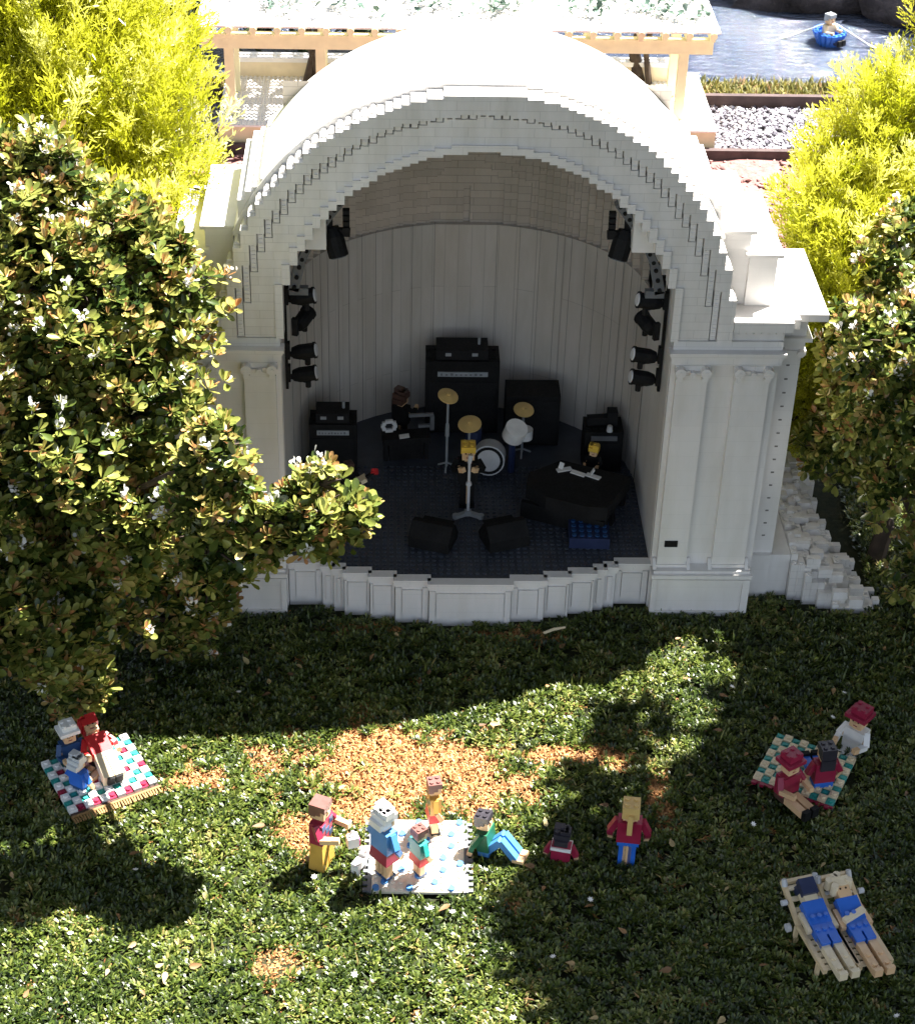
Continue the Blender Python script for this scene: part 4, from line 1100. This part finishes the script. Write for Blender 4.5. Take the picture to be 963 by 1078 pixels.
def lobe_points(lobes, dens, bias=0.30, gaps=0.0, gs=60.0):
    """points in ellipsoids, most near the skin; returns points, outward normals, depth 0..1"""
    Ps, Ns, Ds = [], [], []
    for (x,y,z,r_) in lobes:
        n = int(dens*r_*r_)
        d = rng.normal(size=(n,3)); d /= np.linalg.norm(d,axis=1,keepdims=True)
        rr = 1-np.abs(rng.normal(0, bias, n)); rr = np.clip(rr+0.10*(rng.random(n) < 0.06)*rng.random(n)*3, 0.1, 1.3)
        lump = 1+0.24*np.sin(d[:,0]*7+x*31)*np.sin(d[:,1]*6+y*17)*np.cos(d[:,2]*7+z*23)
        p = np.array([x,y,z])+d*(r_*rr*lump)[:,None]
        if gaps:
            g3 = np.sin(p[:,0]*gs+1.7*np.sin(p[:,1]*gs*0.8))*np.sin(p[:,1]*gs*1.1+1.3*np.sin(p[:,2]*gs*0.9))*np.cos(p[:,2]*gs*1.05+1.1*np.sin(p[:,0]*gs*0.7))
            kk = g3 > -gaps+0.12*rng.normal(size=n); p, d, rr = p[kk], d[kk], rr[kk]
        Ps.append(p); Ns.append(d); Ds.append(rr)
    return np.concatenate(Ps), np.concatenate(Ns), np.concatenate(Ds)
def rosettes(P_, N_, D_, nl, size, spread=1.0, up=0.7):
    n = len(P_)
    ax = N_*0.75+np.array([0,0,up])+rng.normal(0,0.35,(n,3))
    D, A, B = frames(ax)
    pos, dirs, sz, ti = [], [], [], []
    shade = np.clip(rng.normal(0.68,0.16,n),0.2,0.86)
    bronze = rng.random(n) < 0.17
    for k in range(nl):
        a = 2*pi*k/nl*1.618*1.0+rng.uniform(-0.4,0.4,n)+rng.uniform(0,6.28)
        el = np.where(k < nl*0.55, rng.uniform(0.1,0.6,n), rng.uniform(0.7,1.3,n))
        dd = D*np.sin(el)[:,None]+(A*np.cos(a)[:,None]+B*np.sin(a)[:,None])*np.cos(el)[:,None]*spread
        pos.append(P_+dd*size*0.10+D*(size*0.25*k/nl)); dirs.append(dd)
        young = k >= nl*0.55
        sz.append(size*rng.uniform(0.7,1.15,n)*(0.72 if young else 1.0))
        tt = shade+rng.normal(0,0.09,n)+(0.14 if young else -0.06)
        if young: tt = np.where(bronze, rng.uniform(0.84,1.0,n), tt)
        ti.append(np.where(D_ < 0.72, tt*0.6, tt))  # inner leaves darkened: the crown's inner shade is put into the tint
    return np.concatenate(pos), np.concatenate(dirs), np.concatenate(sz), np.concatenate(ti)
def wood(root, base, lobes, r0, name='trunk', twigs=6, fork=None):
    m = MB()
    top = Vector((sum(l[0] for l in lobes)/len(lobes), sum(l[1] for l in lobes)/len(lobes), base[2]+0.4*(max(l[2] for l in lobes)-base[2])))
    if fork: top = Vector(fork)
    b = Vector(base)
    pts = [b, b.lerp(top,0.35)+Vector((0.01,0.006,0)), b.lerp(top,0.7)+Vector((-0.008,0.004,0)), top]
    m.tube(pts, [r0,r0*0.85,r0*0.7,r0*0.55], 9)
    tr = m.build(name, BARK, root)
    for l in lobes:
        m = MB()
        c = Vector(l[:3]); mid = top.lerp(c,0.5)+Vector((random.uniform(-0.02,0.02),random.uniform(-0.02,0.02),-0.012))
        m.tube([top, mid, c], [r0*0.5,r0*0.32,r0*0.2], 6)
        for k in range(twigs):
            e = c+Vector((random.gauss(0,1),random.gauss(0,1),random.gauss(0.4,0.8))).normalized()*l[3]*0.9
            m.tube([c, c.lerp(e,0.5)+Vector((0,0,l[3]*0.06)), e], [r0*0.18,r0*0.12,r0*0.06], 4)
        m.build('branch', BARK, root)
def flowers(root, P_, N_, size):
    pos, dirs, sz = [], [], []
    n = len(P_)
    for k in range(11):
        off = rng.normal(0,0.40,(n,3))*size
        d = N_*0.4+np.array([0,0,0.8])+rng.normal(0,0.7,(n,3))
        pos.append(P_+off); dirs.append(d); sz.append(size*rng.uniform(0.55,0.95,n))
    pos = np.concatenate(pos); dirs = np.concatenate(dirs); sz = np.concatenate(sz)
    return leaves_mesh('blossoms', pos, dirs, sz, rng.random(len(pos)), PETAL, root, 1.5)

def shrub(label, base, lobes, dens, leaf, nflow, r0=0.012, group=None, fmin=-1.0, fork=None):
    t = thing('flowering_shrub', label, 'shrub', base, 0, group)
    loc = Vector(base)
    rel = [(l[0]-base[0],l[1]-base[1],l[2]-base[2],l[3]) for l in lobes]
    P_, N_, D_ = lobe_points(rel, dens, 0.30, 0.06, 70.0)
    k = P_[:,2] > 0.012-base[2]; P_, N_, D_ = P_[k], N_[k], D_[k]
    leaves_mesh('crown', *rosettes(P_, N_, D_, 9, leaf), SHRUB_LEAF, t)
    out = np.where((D_ > 0.92) & (P_[:,2] > fmin))[0]; sel = rng.choice(out, min(nflow,len(out)), replace=False)
    flowers(t, P_[sel]+N_[sel]*leaf*0.45+np.array([0,0,leaf*0.35]), N_[sel], leaf*0.50)
    wood(t, (0,0,0), rel, r0, fork=fork)
    return t
LS = [(-0.335,-0.22,0.262,0.044),(-0.345,-0.20,0.225,0.042),(-0.315,-0.235,0.285,0.034),(-0.374, -0.1, 0.434, 0.098), (-0.425, -0.02, 0.474, 0.09), (-0.3, -0.075, 0.428, 0.052), (-0.425, -0.18, 0.322, 0.098), (-0.33, -0.15, 0.358, 0.07), (-0.434, -0.19, 0.145, 0.083), (-0.362, -0.09, 0.119, 0.08), (-0.255, -0.305, 0.36, 0.041), (-0.315, -0.09, 0.047, 0.039), (-0.16, -0.32, 0.352, 0.036), (-0.13, -0.322, 0.358, 0.028), (-0.188, -0.315, 0.34, 0.03), (-0.15, -0.31, 0.378, 0.02), (-0.215, -0.3, 0.325, 0.024), (-0.118, -0.325, 0.345, 0.016), (-0.241, -0.3, 0.406, 0.031), (-0.5, -0.12, 0.36, 0.11), (-0.51, -0.2, 0.2, 0.11), (-0.41, -0.19, 0.044, 0.033), (-0.49, -0.06, 0.47, 0.09), (-0.223, -0.3, 0.314, 0.034), (-0.251, -0.305, 0.3, 0.039), (-0.281, -0.1, 0.115, 0.04), (-0.293, -0.1, 0.093, 0.039), (-0.236, -0.3, 0.369, 0.031), (-0.2, -0.3, 0.315, 0.022), (-0.44, -0.04, 0.515, 0.055), (-0.35, -0.05, 0.5, 0.045), (-0.43, -0.03, 0.53, 0.045), (-0.412, -0.03, 0.565, 0.02), (-0.458, 0, 0.555, 0.026), (-0.385, -0.04, 0.53, 0.02), (-0.325, -0.06, 0.49, 0.028), (-0.298, -0.07, 0.485, 0.018), (-0.285, -0.08, 0.455, 0.02), (-0.49, -0.02, 0.525, 0.05), (-0.3, -0.1, 0.16, 0.04), (-0.38, -0.1, 0.2, 0.07)]
shrub('tall broadleaf shrub with white blossom and a sprig reaching over the stage', (-0.46,-0.14,-0.01), LS, 115000, 0.0140, 300, fork=(0.0,0.04,0.17))
RS = [(0.478,0.17,0.355,0.045),(0.440,0.12,0.305,0.042),(0.460,0.08,0.300,0.060),(0.490,0.03,0.255,0.065),(0.462,0.12,0.215,0.055),(0.500,0.05,0.150,0.060),(0.525,0.0,0.060,0.050),(0.445,0.17,0.250,0.050),(0.54,0.16,0.30,0.08),(0.55,0.03,0.20,0.08),(0.455,0.17,0.12,0.06),(0.52,0.22,0.365,0.055),(0.452,0.09,0.20,0.040)]
shrub('broadleaf shrub with white blossom growing beside the white brick heap', (0.49,0.10,-0.01), RS, 105000, 0.0135, 110, fmin=0.27)

# golden conifers: feathery upright plumes
def plume_unit():
    V, F = [], []
    nb = 17
    def blade(p, d, L, w_):
        d = d/np.linalg.norm(d); a = np.cross(d, rng.normal(size=3)); a /= np.linalg.norm(a)
        n = len(V); V.extend([p-a*w_/2*0.5, p+a*w_/2*0.5, p+d*L*0.6+a*w_/2, p+d*L]); V.append(p+d*L*0.6-a*w_/2)
        F.extend([(n,n+1,n+2),(n,n+2,n+4),(n+4,n+2,n+3)])
    for i in range(nb):
        t = i/nb; p = np.array([0.03*math.sin(t*3),0,t])
        for s in (-1,1):
            ang = rng.uniform(0,2*pi); el = 0.75+0.35*t
            d = np.array([math.cos(ang)*math.cos(el), math.sin(ang)*math.cos(el), math.sin(el)])
            L = 0.40*(1-t)**0.7+0.09
            for k in range(9):
                tt = (k+0.5)/9; pp = p+d*L*tt
                dd = d*0.8+rng.normal(0,0.5,3)+np.array([0,0,0.35])
                blade(pp, dd, 0.085*(1-0.4*tt), 0.013)
        blade(p, np.array([0,0,1.0])+rng.normal(0,0.2,3), 0.10, 0.016)
    return np.array(V), np.array(F)
PLV = [plume_unit() for _ in range(3)]
def conifer(label, base, lobes, dens, size, r0=0.014, mat=None, name='golden_conifer', shade=0.5, up=1.1, group=None):
    t = thing(name, label, 'conifer', base, 0, group)
    rel = [(l[0]-base[0],l[1]-base[1],l[2]-base[2],l[3]) for l in lobes]
    P_, N_, D_ = lobe_points(rel, dens, 0.28)
    k = P_[:,2] > 0.01; P_, N_, D_ = P_[k], N_[k], D_[k]
    Vs, Fs, Ts = [], [], []; off = 0
    for v in range(3):
        idx = np.arange(len(P_))[v::3]; n = len(idx)
        D, A, B = frames(N_[idx]*0.65+np.array([0,0,up])+rng.normal(0,0.22,(n,3)))
        sz = size*rng.uniform(0.6,1.35,n)
        pv, pf = PLV[v]
        V = P_[idx][:,None]-D[:,None]*(sz*0.45)[:,None,None]+sz[:,None,None]*(pv[None,:,0:1]*A[:,None]+pv[None,:,1:2]*B[:,None]+pv[None,:,2:3]*D[:,None])
        F = (pf[None]+len(pv)*np.arange(n)[:,None,None]).reshape(-1,3)+off
        tb = np.clip(shade+rng.normal(0,0.13,n),0,1)*np.where(D_[idx] < 0.75, 0.55, 1.0)  # plumes deep in the crown get its inner shade as a darker tint
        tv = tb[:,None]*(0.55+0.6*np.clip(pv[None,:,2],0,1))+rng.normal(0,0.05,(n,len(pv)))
        Vs.append(V.reshape(-1,3)); Fs.append(F); Ts.append(tv.ravel()); off += n*len(pv)
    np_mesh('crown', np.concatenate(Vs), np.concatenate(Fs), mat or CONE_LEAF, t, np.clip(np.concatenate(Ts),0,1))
    wood(t, (0,0,0), rel, r0, twigs=3)
    return t
CL = [(-0.450,0.27,0.535,0.105),(-0.48,0.22,0.46,0.12),(-0.365,0.22,0.480,0.058),(-0.52,0.32,0.555,0.13),(-0.325,0.18,0.435,0.045),(-0.47,0.30,0.62,0.10),(-0.57,0.2,0.42,0.13),(-0.385,0.25,0.53,0.045),(-0.41,0.16,0.36,0.08),(-0.37,0.10,0.40,0.05),(-0.52,0.2,0.30,0.12)]
conifer('golden feathery conifer rising behind the tall blossom shrub', (-0.46,0.28,-0.01), CL, 11000, 0.115)
CR = [(0.420,0.30,0.340,0.040),(0.440,0.28,0.300,0.050),(0.430,0.28,0.20,0.060),(0.460,0.29,0.13,0.080),(0.420,0.26,0.11,0.055),(0.490,0.40,0.440,0.032),(0.46,0.36,0.39,0.035),(0.545,0.42,0.405,0.072),(0.455,0.32,0.330,0.062),(0.60,0.46,0.475,0.070),(0.50,0.36,0.370,0.075),(0.425,0.27,0.285,0.040),(0.59,0.40,0.36,0.11),(0.48,0.30,0.22,0.07),(0.57,0.3,0.28,0.1),(0.645,0.50,0.55,0.06),(0.485,0.38,0.385,0.035),(0.43,0.23,0.245,0.05),(0.465,0.25,0.30,0.055),(0.425,0.26,0.19,0.05)]
conifer('golden feathery conifer behind the shrub next to the brick heap', (0.54,0.38,-0.01), CR, 13000, 0.105)

# shade tree beside the lawn and dark trees behind the pergola
def leafy_tree(label, base, lobes, dens, leaf, mat=DARK_LEAF, name='shade_tree', r0=0.03, group=None, nl=5, fork=None):
    t = thing(name, label, 'tree', base, 0, group)
    rel = [(l[0]-base[0],l[1]-base[1],l[2]-base[2],l[3]) for l in lobes]
    P_, N_, D_ = lobe_points(rel, dens, 0.4)
    k = P_[:,2] > 0.01; P_, N_, D_ = P_[k], N_[k], D_[k]
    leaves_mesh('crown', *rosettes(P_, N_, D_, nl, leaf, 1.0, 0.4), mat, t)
    wood(t, (0,0,0), rel, r0, twigs=3, fork=fork)
    return t
def above(gx, gy, h, r_): return (gx+0.48*h, gy+0.36*h, h, r_)
ST = [above(0.335,-0.30,0.95,0.10),above(0.42,-0.45,1.0,0.19),above(0.245,-0.54,1.05,0.15),above(0.43,-0.22,0.95,0.12),above(0.20,-0.70,1.05,0.14),above(0.55,-0.3,1.0,0.2),above(0.15,-0.455,1.0,0.055),above(0.145,-0.405,0.85,0.075),above(0.10,-0.42,0.85,0.045),above(0.14,-0.52,0.9,0.09),above(0.235,-0.36,0.85,0.05),above(0.16,-0.62,0.9,0.10),above(0.40,-0.30,1.2,0.16),above(0.30,-0.55,1.25,0.18),above(0.335,-0.15,0.95,0.05),above(0.165,-0.205,0.9,0.028),above(0.12,-0.285,0.9,0.022),above(0.05,-0.47,0.95,0.025),above(0.09,-0.36,0.9,0.02),(0.78,-0.70,1.12,0.2),(0.62,-0.98,1.18,0.2),(0.95,-0.5,1.1,0.24),(1.15,-0.2,0.9,0.28),(1.0,-0.8,0.85,0.28),(1.1,0.25,0.8,0.25),(0.95,-0.08,0.5,0.24),(0.88,0.06,0.34,0.18),(0.82,-0.36,0.45,0.18),(0.78,-0.60,0.55,0.18),above(0.5,-0.65,1.1,0.2),above(0.255,-0.40,0.95,0.11),above(0.45,-0.25,0.9,0.05)]  # lobes given by plain position are added out of view to cut sky light
leafy_tree('broad leafy tree shading the lawn from outside the garden corner', (1.02,0.05,-0.01), ST, 26000, 0.036, name='shade_tree')
BT = [(-0.56,1.74,0.08,0.10),(-0.70,1.7,0.22,0.16),(-0.57,1.80,0.20,0.11),(-0.50,1.82,0.06,0.08),(-0.53,1.72,0.03,0.08)]
leafy_tree('dark leafy tree in shade beyond the end of the pergola', (-0.62,1.74,-0.02), BT, 30000, 0.022, name='dark_tree', r0=0.014)
BH = [(-0.36,1.78,0.05,0.07),(-0.25,1.80,0.05,0.07),(-0.14,1.80,0.04,0.06),(-0.30,1.84,0.08,0.07)]
leafy_tree('low dark bush at the water behind the pergola bench', (-0.25,1.79,-0.03), BH, 40000, 0.018, name='dark_bush', r0=0.008)
FB = [(0.3+0.32*k, 2.75+0.1*math.sin(k*2.1), 0.16+0.05*math.cos(k*1.7), 0.24) for k in range(-3,6)]
leafy_tree('long dark hedge of trees on the far shore of the pond', (0.6,2.8,-0.03), FB, 7000, 0.045, name='far_hedge', r0=0.02)

# unseen tree canopy, added overhead to keep sky light off the lawn
OT = [(-0.9,-0.3,2.5,0.55),(-0.35,-0.75,2.6,0.5),(-0.35,0.25,2.5,0.5),(-1.2,0.8,2.4,0.6),(-0.1,-1.5,2.7,0.55),(-1.0,-1.5,2.5,0.6),(-1.8,-0.6,2.3,0.7),(0.0,-0.25,2.75,0.33),(-0.5,0.95,2.5,0.45),(0.25,-2.1,2.7,0.5),(0.65,-1.1,2.6,0.45),(1.3,-0.85,2.6,0.5),(1.5,-1.6,2.6,0.6),(2.2,-0.9,2.5,0.6)]
leafy_tree('unseen spreading tree added high over the lawn to block sky light', (-2.3,-0.9,-0.06), OT, 900, 0.13, name='added_canopy', r0=0.10, fork=(0.25,0.0,2.05))

# climbing vine over the pergola
t = thing('climbing_vine', 'pale green climbing vine spreading over the pergola roof', 'vine', (-0.235,1.46,0.0387))
n = 2600
vx = rng.uniform(-0.36,0.44,n); vy = rng.uniform(1.345,1.60,n)
k = (vnoise(vx,vy,21)+0.45*vnoise(vx,vy,60) > 0.06); vx, vy = vx[k], vy[k]; n = len(vx)
vp = np.stack([vx+0.235,vy-1.46,0.206-0.0387+rng.uniform(0,0.014,n)],-1)
leaves_mesh('foliage', vp, rng.normal(0,1,(n,3))+np.array([0,-0.3,0.6]), rng.uniform(0.009,0.017,n), rng.normal(0.4,0.25,n), VINE_LEAF, t, 1.3)
for (x, y, sgn) in ((0,0,1),(0.585,0.03,-1)):
    m = MB()
    m.tube([(x,y,0),(x+0.010*sgn,y+0.006,0.05),(x-0.004,y-0.004,0.10),(x+0.016*sgn,y,0.158)],[0.013,0.010,0.009,0.007],8)
    m.tube([(x+0.018,y-0.012,0),(x+0.008,y-0.008,0.06),(x+0.024,y,0.158)],[0.006,0.005,0.005],6)
    m.build('stem', BARK, t)

# timber edging beside the gravel, rocks, boat
for (y, z0_, h_, lab) in ((1.489,-0.02,0.016,'dark timber edging between the gravel and the pond bank'),(1.262,-0.02,0.010,'dark timber edging between the gravel and red mulch')):
    t = thing('timber_edging', lab, 'edging', (0.4,y,0), 0, 'timber edging along the gravel')
    m = MB(); m.box(-1.6,1.4,-0.006,0.006,z0_,h_); m.build('board', TIMBER, t)
def rock(label, x, y, z, sx, sy, sz, seed):
    rg = random.Random(seed); m = MB(); vsx = []; nu_, nv_ = 14, 8
    for j in range(nv_+1):
        th = pi*j/nv_
        for i in range(nu_):
            ph = 2*pi*i/nu_; rr = 1+0.22*math.sin(ph*3+seed)*math.sin(th*2+seed)+rg.uniform(-0.10,0.10)
            vsx.append((sx*rr*math.sin(th)*math.cos(ph), sy*rr*math.sin(th)*math.sin(ph), sz*rr*math.cos(th)))
    m.add(vsx, [(j*nu_+i,(j+1)*nu_+i,(j+1)*nu_+(i+1)%nu_,j*nu_+(i+1)%nu_) for j in range(nv_) for i in range(nu_)])
    o = m.build('rock', ROCK); o.location = (x,y,z); tag(o, label, 'rock', 'rocks on the far shore')
rock('long low grey rock on the far shore behind the boat', 0.80, 2.10, 0.0, 0.20, 0.07, 0.075, 3)
rock('tall brown rock at the water beside the golden conifer', 0.98, 2.02, 0.02, 0.10, 0.08, 0.10, 5)
rock('dark flat rock at the far shore behind the pergola roof', 0.48, 2.22, -0.01, 0.20, 0.08, 0.06, 8)

bt = thing('rowing_boat', 'round blue brick boat on the pond', 'boat', (0.775,1.875,-0.03), 0.1)
m = MB()
nseg = 16
for lev in range(4):
    rx, ry = (0.017+0.0032*lev), (0.021+0.0036*lev); z = lev*0.0062
    for i in range(nseg):
        a_ = 2*pi*i/nseg; m.cbox(rx*math.cos(a_), ry*math.sin(a_), z, 0.0105, 0.0105, 0.0060+0.00003*i)
        if lev == 3: m.stud(rx*math.cos(a_), ry*math.sin(a_), z+0.0064, r=0.003, h=0.002)
m.cyl((0,0,0.0),(0,0,0.006),0.018,0.020,16)
m.build('hull', BLUE, bt)
figurine('brick figurine with grey cap and cream shirt rowing the blue boat', (0.772,1.872,-0.024), 0.6, GREY, CREAM, NAVY, pose='sit', hairstyle='cap', arms='front', scale=1.0, group='brick figurines on the water', sleeve='long')
for s, lab in ((-1,'long grey oar dipping towards the far pergola corner'),(1,'long grey oar dipping towards the golden conifer')):
    t = thing('oar', lab, 'oar', (0.775,1.872,0.006), 0, 'oars of the blue boat')
    m = MB(); m.bar((s*0.010,0,0.004),(s*0.075,-0.020*s,-0.030),0.0024,0.0024); m.build('shaft', LTGREY, t)
    m = MB(); m.bar((s*0.075,-0.020*s,-0.030),(s*0.092,-0.025*s,-0.036),0.007,0.0016); m.build('blade', LTGREY, t)

# twig and dead leaves on the grass
t = thing('twig', 'pale broken twig lying in the grass before the parapet', 'twig', (0.094,-0.056,0.012), 0.35)
m = MB(); m.tube([(-0.013,0,0),(0.0,0.001,0.001),(0.013,-0.001,0.002)],[0.0016,0.0018,0.0012],6); m.build('wood', CREAM, t)
n = 120
lx = rng.uniform(-0.5,0.5,n); ly = rng.uniform(-0.65,-0.03,n); k = off_mats(lx,ly) & (ly < lawn_front(lx)-0.006); lx, ly = lx[k], ly[k]; n = len(lx)
lit = leaves_mesh('fallen_leaves', np.stack([lx,ly,np.full(n,0.0075)],-1), np.stack([rng.normal(size=n),rng.normal(size=n),rng.normal(0,0.25,n)],-1), rng.uniform(0.007,0.013,n), rng.random(n), leaf_mat('dead_leaf', [(0.0,(0.10,0.05,0.02)),(0.6,(0.28,0.15,0.06)),(1.0,(0.42,0.34,0.16))], 0.6, 0.15), None)
lit['kind'] = 'stuff'

# fallen petals on the grass
def petal(x, y, rz, sz):
    m = MB()
    for k in range(7):
        a_ = 2*pi*k/7; c_, s_ = math.cos(a_), math.sin(a_)
        m.add([(0,0,0),(sz*0.5*math.cos(a_-0.5),sz*0.5*math.sin(a_-0.5),sz*0.10),(sz*c_,sz*s_,sz*0.22),(sz*0.5*math.cos(a_+0.5),sz*0.5*math.sin(a_+0.5),sz*0.10)],[(0,1,2,3)])
    return m
pm = petal(0,0,0,0.0034); first = None
for (x, y) in ((-0.33,-0.42),(-0.38,-0.50),(-0.05,-0.47),(-0.03,-0.475),(0.10,-0.46),(0.06,-0.53),(0.38,-0.20),(0.40,-0.16),(0.27,-0.36),(-0.16,-0.43),(-0.25,-0.16),(0.36,-0.60),(0.02,-0.60),(-0.12,-0.55),(0.28,-0.15)):
    if first is None: first = pm.build('fallen_blossom', WHITE); o = first
    else: o = first.copy(); COL.objects.link(o)
    o.location = (x, y, 0.010); o.rotation_euler = (random.uniform(-0.4,0.4), random.uniform(-0.4,0.4), random.uniform(0,6))
    tag(o, 'single white blossom fallen on the lawn', 'blossom', 'white blossoms fallen on the lawn')
